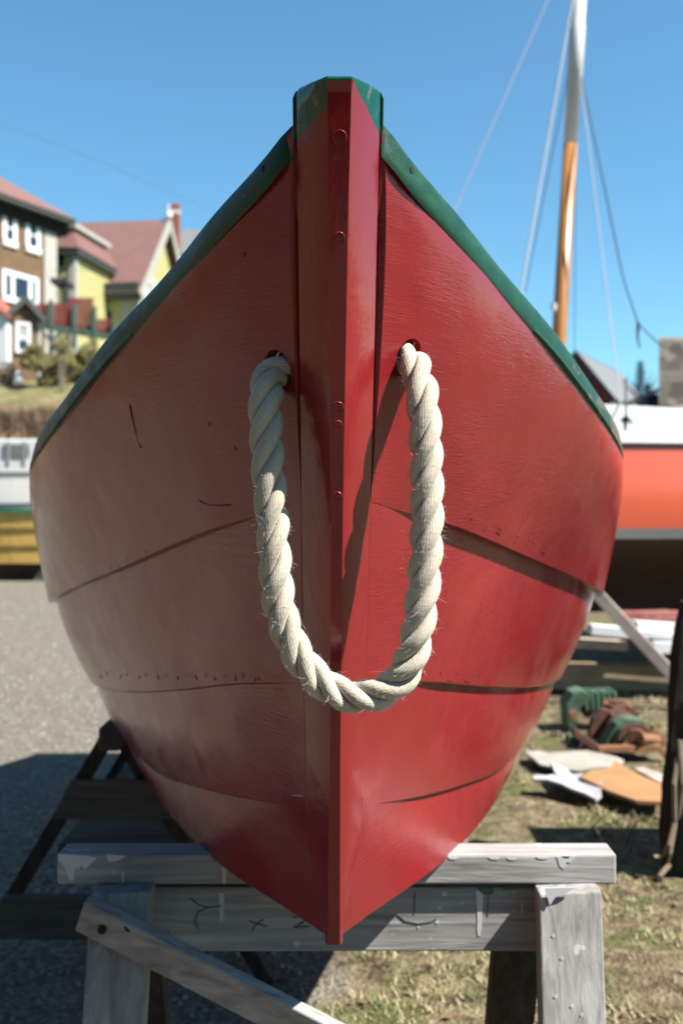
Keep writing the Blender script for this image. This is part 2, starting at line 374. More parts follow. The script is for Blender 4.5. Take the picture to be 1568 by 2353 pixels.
def apply_mod(o):
    dg=bpy.context.evaluated_depsgraph_get(); me=bpy.data.meshes.new_from_object(o.evaluated_get(dg)); old=o.data
    o.modifiers.clear(); o.data=me; bpy.data.meshes.remove(old)
def hullx(k,Y,h):
    best=None
    top,bot=LN[k],LN[k+1]
    for s in np.linspace(0,.5,1500):
        wt,Yt,ht=top(s);wb,Yb,hb=bot(s)
        v=(h-ht)/(hb-ht)
        YY=Yt+(Yb-Yt)*v
        if YY>=Y: return wt+(wb-wt)*v+(TH+.002)*min(1,max(0,(s-.012)/.06))*v+bulge(0,v,s)
    return 0
# hole centres (photo position on the hull)
def hole_at(side,px,py):
    for Y in np.linspace(1.12,1.5,600):
        P=BM.inverted()@W(px,py,Y); x=abs(P.x); Yl=P.y+BY; h=P.z-CH+BZ
        hx=hullx(0,Yl,h)
        if hx>=x and hx>0: return Vector((side*hx,P.y,P.z))
    return Vector((side*.09,.02,.76))
HOL={-1:hole_at(-1,636,848),1:hole_at(1,938,822)}
for side in(-1,1):
    for k in range(4):
        mb,rows=strake(k,side)
        o=mb.build('strake',M['red_rings'] if (k==1 and side<0) else M['red'],boat,smooth=True)
        if k==0:
            c=MB(); hp=HOL[side]; nrm=Vector((side*.80,-.58,-.1)).normalized()
            c.tube([hp+nrm*.05,hp-nrm*.05],.0225,24); co=c.build('cutter',M['black'],boat)
            m=o.modifiers.new('b','BOOLEAN'); m.object=co; m.operation='DIFFERENCE'; m.solver='EXACT'
            bpy.context.view_layer.update(); apply_mod(o); bpy.data.objects.remove(co)
        if k==0:
            mb=MB(); mb.tube([hp-nrm*.020,hp-nrm*.024],.030,20); mb.build('hole_dark_disc',M['black'],boat)  # black disc stands in for the shade inside the rope hole
        bv=o.modifiers.new('bevel','BEVEL'); bv.width=.0018; bv.segments=2; bv.limit_method='ANGLE'; bv.angle_limit=R(50)
        me=o.data; me.set_sharp_from_angle(angle=R(40))
        # raw edge lines
# bottom boards
mb=MB(); rows=[]
for s in SS:
    wb,Yb,hb=LN[4](s); rows.append([L(-wb+.002,Yb,hb+.015),L(wb-.002,Yb,hb+.015),L(wb-.002,Yb,hb+.001),L(-wb+.002,Yb,hb+.001)])
mb.grid(rows,closed=True); mb.f+=[(0,1,2,3),tuple(len(rows)*4-4+i for i in range(4))]; mb.m+=[0,0]
mb.build('bottom',M['red'],boat)
# transom
mb=MB(); e=[LN[k](1.0) for k in range(5)]
pl=[L(a[0],a[1]-.01,a[2]) for a in e]+[L(-a[0],a[1]-.01,a[2]) for a in e[::-1]]
mb.prism(pl,(0,.03,0)); mb.build('transom',M['red'],boat)
# thwart seats and ribs inside
for s in(.33,.62):
    mb=MB(); wt,Y,h=LN[0](s); mb.box(L(0,Y,h-.14),(wt*1.75,.24,.022)); mb.build('thwart',M['tan_wood'],boat)
mb=MB()                             # added dark board inside the bow, blocks light through the rope holes
def inw(k,Y,h):
    return max(.01,hull_in(Y,h)-.03)
def hull_in(Y,h):
    T=[LN[j](max(0,(Y-1.1)/3.5)) for j in range(5)]
    return float(np.interp(h,[-.575,-.4,-.222,.013,.33],[.0,.02,.05,.105,.165]))
pl=[L(x,1.29,h) for x,h in((.040,.03),(.095,.11),(.125,.19),(.158,.30))]; mb.prism(pl+[Vector((-p.x,p.y,p.z)) for p in pl[::-1]],(0,.02,0)); mb.build('bow_light_blocker',M['dark_wood'],boat)
# outer stem
def stem(hs,prof,topdrop):
    rows=[]
    for h in hs:
        rows.append([L(x,Y,h) for x,Y in prof(h)])
    return rows
HS=np.concatenate([np.linspace(-.593,.40,70),np.linspace(.405,.425,5)])
def prof1(h):
    f=float(np.interp(h,[-.6,-.3,0,.3,.45],[.0095,.0075,.008,.011,.0138])); g=hw(h); y0=Yf(h); y1=Yg(h)
    r=.0016; wv=.0005*math.sin(h*60)
    P=[(-f+.8*r,y0),(f-.8*r+wv,y0),(f+wv,y0+r*.8),(f+.5*(g-f)+.001,y0+.5*(y1-y0)),(g-.0008,y1-.0012),(g-.001,y1)]
    B=[(g-.006,y1+.0005),(-g+.006,y1+.0005)]
    Q=[(-x,y) for x,y in P[::-1]][:-2]
    return [(-f+.8*r,y0),(f-.8*r,y0),(f,y0+r*.8),(f+.5*(g-f)+.001,y0+.5*(y1-y0)),(g-.0008,y1-.0012),(g-.001,y1),(-g+.001,y1),(-g+.0008,y1-.0012),(-f-.5*(g-f)-.001,y0+.5*(y1-y0)),(-f,y0+r*.8)]
rows=stem(HS,prof1,0)
def crown(x,Y): return .436+(Y-1.0)*.36-.35*max(0,abs(x)-.013)-.25*max(0,abs(x)-.038)
for q,(dz) in enumerate((.0,)):
    pr=prof1(.44); rows.append([L(x,Y,crown(x,Y)-.003) for x,Y in pr])
    rows.append([L(x*.985,Y*.98+.02*(1.035),crown(x,Y)-.0008) for x,Y in pr])
    rows.append([L(x*.94,Y*.93+.07*(1.035),crown(x*.94,Y)+.0003) for x,Y in pr])
mb=MB(); mb.grid(rows,closed=True); n=len(rows[0]); b=(len(rows)-1)*n
mb.f+=[tuple(range(n)),(b,b+1,b+2,b+9),(b+2,b+3,b+8,b+9),(b+3,b+4,b+7,b+8),(b+4,b+5,b+6,b+7)]; mb.m+=[0]*5
o=mb.build('outer_stem',M['stem'],boat,smooth=True); o.data.set_sharp_from_angle(angle=R(22))
# inner stem behind the seam
mb=MB(); rows=[]
for h in np.linspace(-.56,.40,40):
    g=hw(h)-.004 if h<.315 else hw(h)+float(np.interp(h,[.315,.335,.45],[-.004,.0035,.0035])); y=Yg(h)+.0062
    rows.append([L(-g,y,h),L(g,y,h),L(g,y+.045,h),L(-g,y+.045,h)])
for h,q in((.425,1),(.440,1),(.4465,.93)):
    g=(hw(.44)+.0035)*q; y=Yg(h)+.0062; rows.append([L(-g,y,h),L(g,y,h),L(g,y+.045,h),L(-g,y+.045,h)])
mb.grid(rows,closed=True); b=(len(rows)-1)*4; mb.f+=[(0,1,2,3),(b,b+1,b+2,b+3)]; mb.m+=[0,0]
mb.build('inner_stem',M['stem'],boat,bevel=.001)
# black filler standing in for the shade inside the open seam
mb=MB(); rows=[]
for h in np.linspace(-.57,.41,40):
    g=hw(h)-.0035; rows.append([L(-g,Yg(h)+.0006,h),L(g,Yg(h)+.0006,h),L(g,Yg(h)+.006,h),L(-g,Yg(h)+.006,h)])
mb.grid(rows,closed=True); mb.build('seam_shade_strip',M['black'],boat)
# bungs on the stem face
for py,r in((315,.0078),(547,.007),(935,.0068),(975,.005),(1140,.006)):
    h=-(py-1176)/F*1.1
    for _ in range(4): h=-(py-1176)/F*Yf(h)
    mb=MB(); ring=[]
    c=L(.0+.0005,Yf(h)-.0001,h); ux=Vector((1,0,0)); uz=Vector((0,-RK,1)).normalized(); nn=Vector((0,-1,-RK)).normalized(); r*=.85
    for i in range(28):
        a=2*math.pi*i/28; d=ux*math.cos(a)+uz*math.sin(a); q=c+d*r
        ring.append([q+(d*math.cos(t)+nn*math.sin(t))*.00075 for t in np.linspace(0,2*math.pi,7)[:-1]])
    ring.append(ring[0]); mb.grid(ring,closed=True); mb.build('bung',M['red'],boat,smooth=True)
# gunwales
for side in(-1,1):
    rows=[]
    for i,s in enumerate(SS):
        wt,Y,h=LN[0](s)
        st=.006 if side>0 else .010
        if i==0: Y+=st; 
        tw=.004; ht=.032+.004*min(1,s/.2)
        wob=.0012*math.sin(s*60)*(1 if side<0 else .4)
        o=.002
        sec=[(-.016,.001),(-.013,.005),(tw-.004+o,.005),(tw+o-.002,.001),(tw+o,-.006),(tw+o,-ht+.006),(tw+o-.003,-ht+.001),(o,-ht),(o,-.002),(-.016,-.002)]
        h=sk(side,s,h); rows.append([L(side*(wt+a+wob),Y,h+b+wob) for a,b in sec])
    mb=MB(); mb.grid(rows,closed=True); n=len(rows[0]); b=(len(rows)-1)*n; mb.f+=[tuple(range(n)),tuple(b+i for i in range(n))]; mb.m+=[0,0]
    g=mb.build('gunwale',M['green'],boat,smooth=True); g.data.set_sharp_from_angle(angle=R(35))
    # long moulding strip further aft, and bolt hole near the stem
    mb=MB(); rows=[]
    for s in np.linspace(.10,1,80):
        wt,Y,h=LN[0](s); h=sk(side,s,h); u=min(1,(s-.10)/.02); t0=.004
        rows.append([L(side*(wt+a),Y,h+b) for a,b in((t0-.002,-.022),(t0+.002+.003*u,-.024),(t0+.002+.003*u,-.032),(t0-.002,-.034))])
    mb.grid(rows,closed=True); mb.f+=[(0,1,2,3)]; mb.m+=[0]; mb.build('rub_strip',M['green'],boat)
    s=.0105; wt,Y,h=LN[0](s); mb=MB(); c=L(side*(wt+.0052),Y+.0008,h-.009); nn=Vector((side*.82,-.55,0)).normalized()
    mb.tube([c-nn*.012,c+nn*.0018],.0040,16); mb.build('bolt_hole',M['black'],boat)
# plank dents / raised seams as crack marks on the hull
def crack(side,k,pts,r=.0009,name='crack'):
    ps=[]
    for px,py in pts:
        for Y in np.linspace(1.15,3,2500):
            P=BM.inverted()@W(px,py,Y); h=P.z-CH+BZ; hx=hull_any(P.y+BY,h)
            if hx>=abs(P.x): ps.append(Vector((P.x,P.y,P.z))+Vector((side*.6,-.8,0)).normalized()*.0002); break
    if len(ps)>1 and all((a-b).length<.06 for a,b in zip(ps,ps[1:])):
        mb=MB(); n=len(ps); mb.tube(ps,[r*(.35+.65*math.sin(math.pi*(i+.5)/n)) for i in range(n)],5); mb.build(name,M['crackred'],boat,smooth=True)
_cache={}
SG=np.linspace(0,.6,400)
TAB=[[ (LN[k](s),LN[k+1](s),s) for s in SG] for k in range(4)]
def hull_any(Y,h):
    for k in range(4):
        T=TAB[k]
        for (wt,Yt,ht),(wb,Yb,hb),s in T:
            v=(h-ht)/(hb-ht); YY=Yt+(Yb-Yt)*v
            if YY>=Y:
                if 0<=v<=1:
                    f=min(1,max(0,(s-.012)/.06)); f=f*f*(3-2*f)
                    return wt+(wb-wt)*v+(TH+.002)*f*v+bulge(k,v,s)
                break
    return 0
M['crackred']=simple('dark_red_crack',(.035,.004,.005),.7,.2)
crack(-1,0,[(298,930),(303,955),(312,990),(318,1012),(324,1030)],.0012)
crack(-1,0,[(456,1150),(480,1160),(505,1161),(530,1160)],.0009)
crack(-1,0,[(640,1175),(665,1168),(690,1150),(694,1125)],.0009)
crack(1,0,[(905,433),(925,436),(950,442)],.0005)
crack(-1,0,[(668,415),(680,430),(688,440)],.0005)
for (sd,px,py) in((1,970,505),(1,893,540),(-1,560,585),(-1,480,975),(1,1060,1240),(1,1205,1290),(-1,540,1030)):
    crack(sd,0,[(px,py-6),(px+1,py),(px,py+6)],.0007,'dent')

random.seed(11)
for i in range(9): crack(-1,1,[(232+i*44+random.uniform(-4,4),1549+random.uniform(-3,3)+i*.8),(233+i*44,1558+i*.8)],.0013,'nail_dent')
for i in range(8): crack(1,1,[(930+i*40+random.uniform(-8,8),1545+random.uniform(-4,4)),(931+i*40,1551)],.0009,'nail_dent')
for i in range(6): crack(-1,0,[(170+i*42+random.uniform(-6,6),1330-i*15+random.uniform(-3,3)),(171+i*42,1338-i*15)],.0015,'nail_dent')
for i in range(7): crack(1,0,[(1080+i*36+random.uniform(-6,6),1190+i*13+random.uniform(-5,5)),(1081+i*36,1196+i*13)],.0011,'nail_dent')
# ---- rope ----
def cr(pts,step):
    P=[Vector(p) for p in pts]; P=[P[0]*2-P[1]]+P+[P[-1]*2-P[-2]]; out=[]
    for i in range(1,len(P)-2):
        a,b,c,d=P[i-1:i+3]; n=max(2,int((c-b).length/step))
        for j in range(n):
            t=j/n; out.append(.5*((2*b)+(c-a)*t+(2*a-5*b+4*c-d)*t*t+(3*b-a-3*c+d)*t**3))
    out.append(P[-2]); return out
hl=BM@HOL[-1]; hr=BM@HOL[1]
inl=Vector((.80,.58,.02))*1.0; inr=Vector((-.80,.58,.02))
pts=[hr+inr*.05, hr+inr*.012, W(950,840,1.178),W(968,905,1.157),W(977,1000,1.150),W(980,1100,1.149),W(980,1200,1.149),W(976,1300,1.150),W(965,1400,1.153),W(949,1490,1.157),W(922,1555,1.161),W(870,1594,1.164),W(805,1601,1.164),W(748,1575,1.163),W(695,1520,1.160),W(660,1450,1.157),W(640,1380,1.154),W(630,1280,1.150),W(624,1180,1.149),W(616,1080,1.149),W(611,980,1.150),W(612,905,1.157),W(624,862,1.178), hl+inl*.012, hl+inl*.05]
path=cr(pts,.0012)
A=np.array([tuple(p) for p in path]); seg=np.linalg.norm(np.diff(A,axis=0),axis=1); cum=np.concatenate([[0],np.cumsum(seg)]); NP=int(cum[-1]/.0013)
u=np.linspace(0,cum[-1],NP); A=np.stack([np.interp(u,cum,A[:,i]) for i in range(3)],1)
ker=np.ones(9)/9; 
for i in range(3): A[4:-4,i]=np.convolve(A[:,i],ker,'valid')
def frames(A,seed=(0,-1,0)):
    T=np.gradient(A,axis=0); T/=np.linalg.norm(T,axis=1)[:,None]; N=np.zeros_like(A); v=np.array(seed,float)
    for i in range(len(A)):
        v=v-T[i]*v.dot(T[i]); v/=np.linalg.norm(v); N[i]=v
    return T,N,np.cross(T,N)
T,N,B=frames(A)
PITCH=.110; RS=.0097; OFF=.0103; NS=76; NY=16
rope=thing('mooring_rope','thick cream three-strand rope looped across the bow through two holes','rope',tuple(A[len(A)//2]))
def yarn_strand(k):
    ph=2*np.pi*u/PITCH+k*2*np.pi/3+.22*np.sin(u*11+1)+.13*np.sin(u*29)+.10*np.sin(u*47+k*2.3)
    C=A+(OFF*(1+.05*np.sin(u*33+k*2)))[:,None]*(np.cos(ph)[:,None]*N+np.sin(ph)[:,None]*B)
    T2=np.gradient(C,axis=0); T2/=np.linalg.norm(T2,axis=1)[:,None]
    # frame that follows the rope lay
    Nn=C-A; Nn-=T2*np.sum(Nn*T2,1)[:,None]; Nn/=np.linalg.norm(Nn,axis=1)[:,None]; Bn=np.cross(T2,Nn)
    th=np.linspace(0,2*np.pi,NS,endpoint=False)
    tw=NY*th[None,:]+ (u[:,None]*NY*2*np.pi*(8.5+8.5))*1.0
    jit=.35*np.sin(u*90+k)[:,None]
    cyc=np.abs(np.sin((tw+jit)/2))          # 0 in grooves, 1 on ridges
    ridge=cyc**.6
    slow=1+.03*np.sin(u*21+k*2)+.02*np.sin(u*57+k)
    rad=RS*slow[:,None]*(.89+.11*ridge)+np.random.randn(NP,NS)*.00007
    # squash towards the rope core
    cr_=np.cos(th)[None,:]; rad=rad*(1-.10*np.clip(-cr_,0,1)) 
    V=C[:,None,:]+rad[:,:,None]*(np.cos(th)[None,:,None]*Nn[:,None,:]+np.sin(th)[None,:,None]*Bn[:,None,:])
    return V.reshape(-1,3),ridge.reshape(-1),C
allC=[]
for k in range(3):
    V,rg,C=yarn_strand(k); allC.append(C)
    me=bpy.data.meshes.new('strand'); i=np.arange(NP-1)[:,None]*NS; j=np.arange(NS)[None,:]; j2=(j+1)%NS
    Fq=np.stack([i+j,i+j2,i+NS+j2,i+NS+j],-1).reshape(-1,4)
    me.vertices.add(len(V)); me.vertices.foreach_set('co',(V-np.array(rope.location)).astype(np.float32).ravel())
    me.loops.add(Fq.size); me.loops.foreach_set('vertex_index',Fq.ravel().astype(np.int32))
    me.polygons.add(len(Fq)); me.polygons.foreach_set('loop_start',np.arange(0,Fq.size,4,dtype=np.int32)); me.polygons.foreach_set('use_smooth',np.ones(len(Fq),bool))
    me.update(calc_edges=True); me.validate()
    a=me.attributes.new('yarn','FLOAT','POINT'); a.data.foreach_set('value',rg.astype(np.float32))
    me.materials.append(M['rope']); o=bpy.data.objects.new('strand',me); COL.objects.link(o); o.parent=rope
mb=MB()
for q in range(2600):
    C=allC[random.randrange(3)]; i=random.randrange(40,NP-40); p=Vector(C[i]); c0=Vector(A[i])
    out=(p-c0).normalized(); out=(out+Vector([random.gauss(0,.45) for _ in range(3)])).normalized()
    t=Vector(T[i])*random.choice((-1,1)); p0=p+out*RS*.95; ln=random.uniform(.002,.0075) if q%12 else random.uniform(.009,.016)
    cu=Vector([random.gauss(0,1) for _ in range(3)]); pp=[p0]; d=(out*.55+t*random.uniform(.1,1.2)).normalized()
    for _ in range(4): d=(d+cu*.22).normalized(); pp.append(pp[-1]+d*ln/4)
    mb.tube(pp,[.00013,.00013,.00012,.0001,.00006],3)
part(mb,'frayed_fibres',M['fibre'],rope,fix=False); bpy.data.objects['frayed_fibres']['kind']='stuff'

# ================= SAWHORSES =================
X=Vector((1,0,0)); NY_=Vector((0,-1,0))
def drip(mb,px,py0,py1,Y,wd,m=0):
    """a run of paint lying on a board face at depth Y"""
    a=W(px,py0,Y);b=W(px+random.uniform(-2,2),py1,Y); n=7
    P=[]
    for i in range(n):
        t=i/(n-1); c=a.lerp(b,t)+Vector((math.sin(t*4)*.0008,0,0)); P.append((c,wd*(.5+.25*math.cos(t*2.4)+(.15 if t>.8 else 0))*(0.55 if i==n-1 else 1)))
    poly=[c+Vector((-r,0,0)) for c,r in P]+[c+Vector((r,0,0)) for c,r in P[::-1]]
    mb.prism(poly,(0,.003,0),m)
def splash(mb,pts,Y,m=0): mb.prism([W(x,y,Y) for x,y in pts],(0,.003,0),m)
h=thing('sawhorse','near grey weathered sawhorse with white paint drips under the red bow','sawhorse',(0,1.72,0))
YR=1.68
rail=MB(); rail.obox((0,YR,0),X,NY_,W(131,0,YR).x,W(1415,0,YR).x,W(0,2032,YR).z,W(0,1963,YR).z,-.062,0)
rail=part(rail,'top_rail',M['grey_x'],h,bevel=.004)
d=MB()
splash(d,[(133,1962),(205,1966),(222,1972),(196,1996),(186,1988),(180,1998),(174,1990),(168,2024),(160,2022),(150,1995),(136,1975)],YR-.001)
splash(d,[(245,1964),(290,1966),(270,1978),(250,1980)],YR-.001)
drip(d,281,2004,2028,YR-.001,.0035); drip(d,514,1985,2030,YR-.001,.006)
for px,py,r in((1135,1969,14),(1175,1970,12),(1298,1966,10),(1245,1968,15),(985,1968,20),(1040,1969,12)): splash(d,[(px-r,py),(px+r,py+1),(px+r*.5,py+6),(px-r*.6,py+5)],YR-.001)
splash(d,[(1278,1968),(1318,1966),(1310,1982),(1300,1980),(1294,1996),(1285,1990)],YR-.001)
parts(d,'paint_drip',M['drip'],rail,h)
YA=1.70
ap=MB(); ap.obox((0,YA,0),X,NY_,-.385,W(1262,0,YA).x,W(0,2186,YA).z,W(0,2038,YA).z,-.024,0)
ap=part(ap,'apron_board',M['grey_x'],h,bevel=.003)
d=MB(); drip(d,508,2052,2117,YA-.001,.006); drip(d,1100,2045,2150,YA-.001,.0075)
splash(d,[(650,2040),(700,2038),(690,2046),(655,2047)],YA-.001)
for px,py,r in((1003,2118,5),(1008,2085,5),(960,2130,3),(1060,2075,3)): splash(d,[(px-r,py),(px,py-r),(px+r,py),(px,py+r)],YA-.001)
parts(d,'paint_drip',M['drip'],ap,h)
d=MB(); splash(d,[(1095,2040),(1132,2040),(1134,2050),(1126,2056),(1112,2055),(1100,2048)],YA-.0012); splash(d,[(1150,2038),(1190,2038),(1185,2043),(1155,2044)],YA-.0012)
parts(d,'green_paint_drip',M['drip_green'],ap,h)
d=MB()
def stroke(pts,r=.0011): d.tube([W(x,y,YA-.0005) for x,y in pts],r,5)
stroke([(437,2062),(455,2078),(478,2084),(510,2081)]); stroke([(478,2084),(455,2095),(448,2115),(455,2135)])
stroke([(572,2115),(590,2122),(612,2128)]); stroke([(605,2112),(590,2122),(578,2138)])
stroke([(672,2108),(695,2104),(708,2110),(690,2122),(675,2130),(710,2128)],.0013)
stroke([(913,2100),(930,2115),(960,2121),(990,2117),(1003,2110)],.0012); stroke([(952,2050),(951,2100)],.0009); stroke([(1120,2058),(1119,2105)],.0008)
parts(d,'marker_stroke',M['ink'],ap,h)
def plank_leg(mb,ptop,pbot,wd,th):
    mb.bar(ptop,pbot,th,wd) 
def front_leg(xc,dx,wd,lab=None):
    mb=MB(); zt=W(0,2036,1.665).z; a=Vector((xc,1.664,zt)); b=Vector((xc+dx,1.53,0)); t=(b-a).normalized()
    sd=Vector((1,0,0)); nn=sd.cross(t).normalized(); 
    P=[p+sd*x*wd/2+nn*y for p in(a,b) for x in(-1,1) for y in(-.022,.022)]
    for i in range(4): P[i].z=zt+(-.004 if i in(0,1) else 0)
    for i in range(4,8): P[i].z=0
    mb.add(P,[(0,1,3,2),(4,6,7,5),(0,4,5,1),(2,3,7,6),(0,2,6,4),(1,5,7,3)])
    return mb
l1=part(front_leg(W(1304,0,1.66).x,-.012,.102),'leg',M['grey_z'],h,bevel=.003)
d=MB(); splash(d,[(1250,2040),(1320,2038),(1300,2052),(1275,2060),(1262,2080),(1256,2060)],1.632)
for px,py in((1290,2202),(1275,2290),(1312,2312),(1335,2332),(1270,2150)): 
    Y=1.6; r=5
    for _ in range(8): Y=1.53+.134*((CH-(py-1176)/F*Y)/.606)-.0222+.0045
    splash(d,[(px-r,py),(px,py-r),(px+r,py),(px,py+r)],Y-.0045)
parts(d,'paint_spot',M['drip'],l1,h)
part(front_leg(W(283,0,1.66).x,-.012,.098),'leg',M['grey_z'],h,bevel=.003)
def back_leg(xc,dx,wd):
    mb=MB(); a=Vector((xc,1.755,.60)); b=Vector((xc+dx,2.02,0)); sd=Vector((1,0,0)); nn=sd.cross((b-a).normalized()).normalized()
    P=[p+sd*x*wd/2+nn*y for p in(a,b) for x in(-1,1) for y in(-.022,.022)]
    for i in range(4,8): P[i].z=0
    mb.add(P,[(0,1,3,2),(4,6,7,5),(0,4,5,1),(2,3,7,6),(0,2,6,4),(1,5,7,3)]); return mb
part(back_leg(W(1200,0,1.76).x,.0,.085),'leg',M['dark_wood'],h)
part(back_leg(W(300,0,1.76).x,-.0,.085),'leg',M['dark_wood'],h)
mb=MB(); a=W(190,2095,1.615); b=W(1330,2680,1.50); t=(b-a).normalized(); up=Vector((0,-.26,1)); sd=t.cross(up).normalized(); uu=sd.cross(t).normalized()
if uu.z<0: uu=-uu
P=[p+uu*x*.031+sd*y for p in(a,b) for x in(-1,1) for y in(-.011,.011)]
mb.add(P,[(0,1,3,2),(4,6,7,5),(0,4,5,1),(2,3,7,6),(0,2,6,4),(1,5,7,3)])
br=part(mb,'brace',M['grey_x'],h,bevel=.003)
d=MB()
for px,py in((234,2137),(296,2131)):
    dd=(px-190)/1140; Y=1.615+(1.50-1.615)*dd-.018
    c=W(px,py,Y); d.tube([c,c+Vector((0,.008,0))],.0068,10)
parts(d,'bolt_hole',M['black'],br,h)
M['shade_wood']=old_wood('shade_darkened_boards',(.07,.065,.06),(.14,.13,.12),(.22,.21,.19),0,False)  # grey boards coloured darker to deepen the shade on the far sawhorse
# far sawhorse seen end-on (A-frame), under the boat further back, left of the hull
h2=thing('sawhorse','dark A-frame sawhorse in the shade behind the near one, left of the hull','sawhorse',(-.58,2.75,0))
Y2=2.62; ax_=W(266,1684,Y2); 
def lg(x0,x1,Y,wd=.05): 
    mb=MB(); mb.bar((x0,Y,ax_.z-.01),(x1,Y,0),.035,wd,up=(0,1,0)); return mb
for Yq in(Y2,Y2+1.0):
    part(lg(ax_.x-.02,ax_.x-.40,Yq),'leg',M['dark_wood'],h2); part(lg(ax_.x+.02,ax_.x+.40,Yq),'leg',M['dark_wood'],h2)
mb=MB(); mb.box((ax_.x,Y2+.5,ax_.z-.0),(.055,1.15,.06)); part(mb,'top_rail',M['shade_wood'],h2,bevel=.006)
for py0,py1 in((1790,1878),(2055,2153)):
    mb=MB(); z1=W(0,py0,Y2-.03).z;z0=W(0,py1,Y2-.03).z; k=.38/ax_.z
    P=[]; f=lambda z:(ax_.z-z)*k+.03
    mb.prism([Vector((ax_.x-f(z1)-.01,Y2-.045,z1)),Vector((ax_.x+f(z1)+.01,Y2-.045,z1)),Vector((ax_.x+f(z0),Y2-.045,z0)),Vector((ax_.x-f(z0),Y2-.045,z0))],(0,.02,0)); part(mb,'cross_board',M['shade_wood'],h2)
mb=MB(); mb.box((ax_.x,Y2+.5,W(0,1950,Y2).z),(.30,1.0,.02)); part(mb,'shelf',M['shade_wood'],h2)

# ================= RIGHT: the orange boat, its prop, timber, scrap =================
ob=thing('sailing_boat','big orange sailing boat with white topsides and a varnished mast, propped up at right','boat',(4.0,8.0,.45))
def ob_sec(u):   # u 0..1 along X from .9 to 8
    x=.9+7.1*u; b=1.15*math.sin(math.pi*min(1,max(.0,u*.86+.07)))**.55
    sh=1.96+.10*(2*u-1)**2-.02; return x,b,sh
def obprof(u):
    x,b,sh=ob_sec(u)
    return [(x,8-b*.93,sh),(x,8-b*.955,1.715),(x,8-b*.957,1.695),(x,8-b*.985,1.45),(x,8-b*.985,1.28),(x,8-b*.95,1.115),(x,8-b*.92,1.04),(x,8-b*.55,.82),(x,8-b*.12,.62),(x,8-.05,.44)]
mbs=[MB(),MB(),MB(),MB()]
U=np.linspace(0,1,40); S=[obprof(t) for t in U]
for q,(i0,i1) in enumerate(((0,1),(2,5),(5,6),(6,9))):
    near=[[Vector(p) for p in s[i0:i1+1]] for s in S]; farr=[[Vector((p.x,16-p.y,p.z)) for p in r] for r in near]
    mbs[q].grid(near); mbs[q].grid(farr)
for q,(nm,mt) in enumerate((('topside',M['white_hull']),('hull_side',M['orange_hull']),('waterline_stripe',M['grey_stripe']),('underbody',M['bottom_red']))):
    for side_ in(0,1):
        m2=MB(); i0,i1=((0,1),(2,5),(5,6),(6,9))[q]
        m2.grid([[Vector((p[0],p[1] if side_==0 else 16-p[1],p[2])) for p in s[i0:i1+1]] for s in S]); part(m2,nm,mt,ob,smooth=True)
mb=MB(); 
mb.grid([[Vector((s[0][0],s[0][1],s[0][2]-.03)),Vector((s[0][0],16-s[0][1],s[0][2]-.03))] for s in S]); part(mb,'deck',M['white_hull'],ob)
for t in(0,-1):
    mb=MB(); s=S[t]; mb.prism([Vector(p) for p in s]+[Vector((p[0],16-p[1],p[2])) for p in s[::-1]],(.03 if t==0 else -.03,0,0)); part(mb,'end_board',M['white_hull'],ob)
mb=MB(); mb.grid([[Vector((s[1][0],s[1][1]-.0,s[1][2]+.006)),Vector((s[1][0],s[1][1]-.022,s[1][2]+.004)),Vector((s[1][0],s[1][1]-.022,s[1][2]-.012)),Vector((s[1][0],s[1][1],s[1][2]-.018))] for s in S]); part(mb,'rub_rail',M['dark_wood'],ob)
import mathutils
piv=Vector((2.3,7.0,0)); RZ=Matrix.Rotation(R(20),3,'Z'); ob.location=piv+RZ@(ob.location-piv); ob.rotation_euler=(0,0,R(20))
# mast with rigging
Ym=8.3
m0=W(1262,1130,Ym); m1=W(1340,-190,Ym)
def onm(py): return m0.lerp(m1,(1130-py)/1320)
mb=MB(); mb.tube([m0+Vector((0,0,0)),onm(800),onm(330)],[.062,.062,.058],16); mast=part(mb,'mast',M['varnish'],ob,smooth=True)
mb=MB(); mb.tube([onm(332),onm(180),onm(178),onm(60),onm(58),m1],[.0585,.058,.066,.066,.060,.058],16); part(mb,'mast_top',M['mast_white'],mast,ob,smooth=True)
for a,b,mt,r in((m1,W(1045,480,8.3),'wire',.006),(onm(-120),W(1195,670,7.9),'wire',.009),(onm(60),W(1205,670,8.9),'dark_wire',.004),(onm(100),W(1432,1000,7.4),'wire',.005),(onm(140),W(1318,1120,8.2),'dark_wire',.003)):
    mb=MB(); e=b+(b-a)*.35 if mt=='wire' and b.z>1.9 and b.x<2 else b; mb.tube([a,e],r,6); part(mb,'stay',M[mt],mast,ob)
mb=MB(); ps=[onm(120),W(1385,420,8.1),W(1430,640,8.1),W(1465,745,8.1),W(1512,790,8.2),W(1560,815,8.2)]; mb.tube(ps,.006,6); mb.tube([W(1465,742,8.1),W(1463,775,8.1),W(1468,800,8.1)],[.016,.009,.006],6); part(mb,'halyard',M['dark_wire'],mast,ob)
mb=MB(); mb.tube([onm(700)+Vector((-.07,-.05,0)),onm(715)+Vector((-.07,-.05,0))],.025,8); part(mb,'cleat',M['mast_white'],mast,ob)
mb=MB(); c=W(1435,905,7.05); mb.tube([W(1436,960,6.94),W(1434,990,6.92)],[.02,.008],8); mb.tube([W(1436,870,7.2),W(1437,960,6.9)],.008,6); mb.tube([W(1425,968,6.92),W(1436,955,6.92),W(1450,972,6.92)],.012,6); part(mb,'deck_fitting',M['dark_wire'],ob)
mb=MB(); rows=[]
for t in np.linspace(0,math.pi,9): rows.append([Vector((W(1488,0,8).x+.6*(1-math.cos(t))*.5+ .0,8-.35+q,1.94+.13*math.sin(t))) for q in(0,.5)])
mb.grid(rows); part(mb,'hatch_cover',M['orange_hull'],ob,smooth=True)
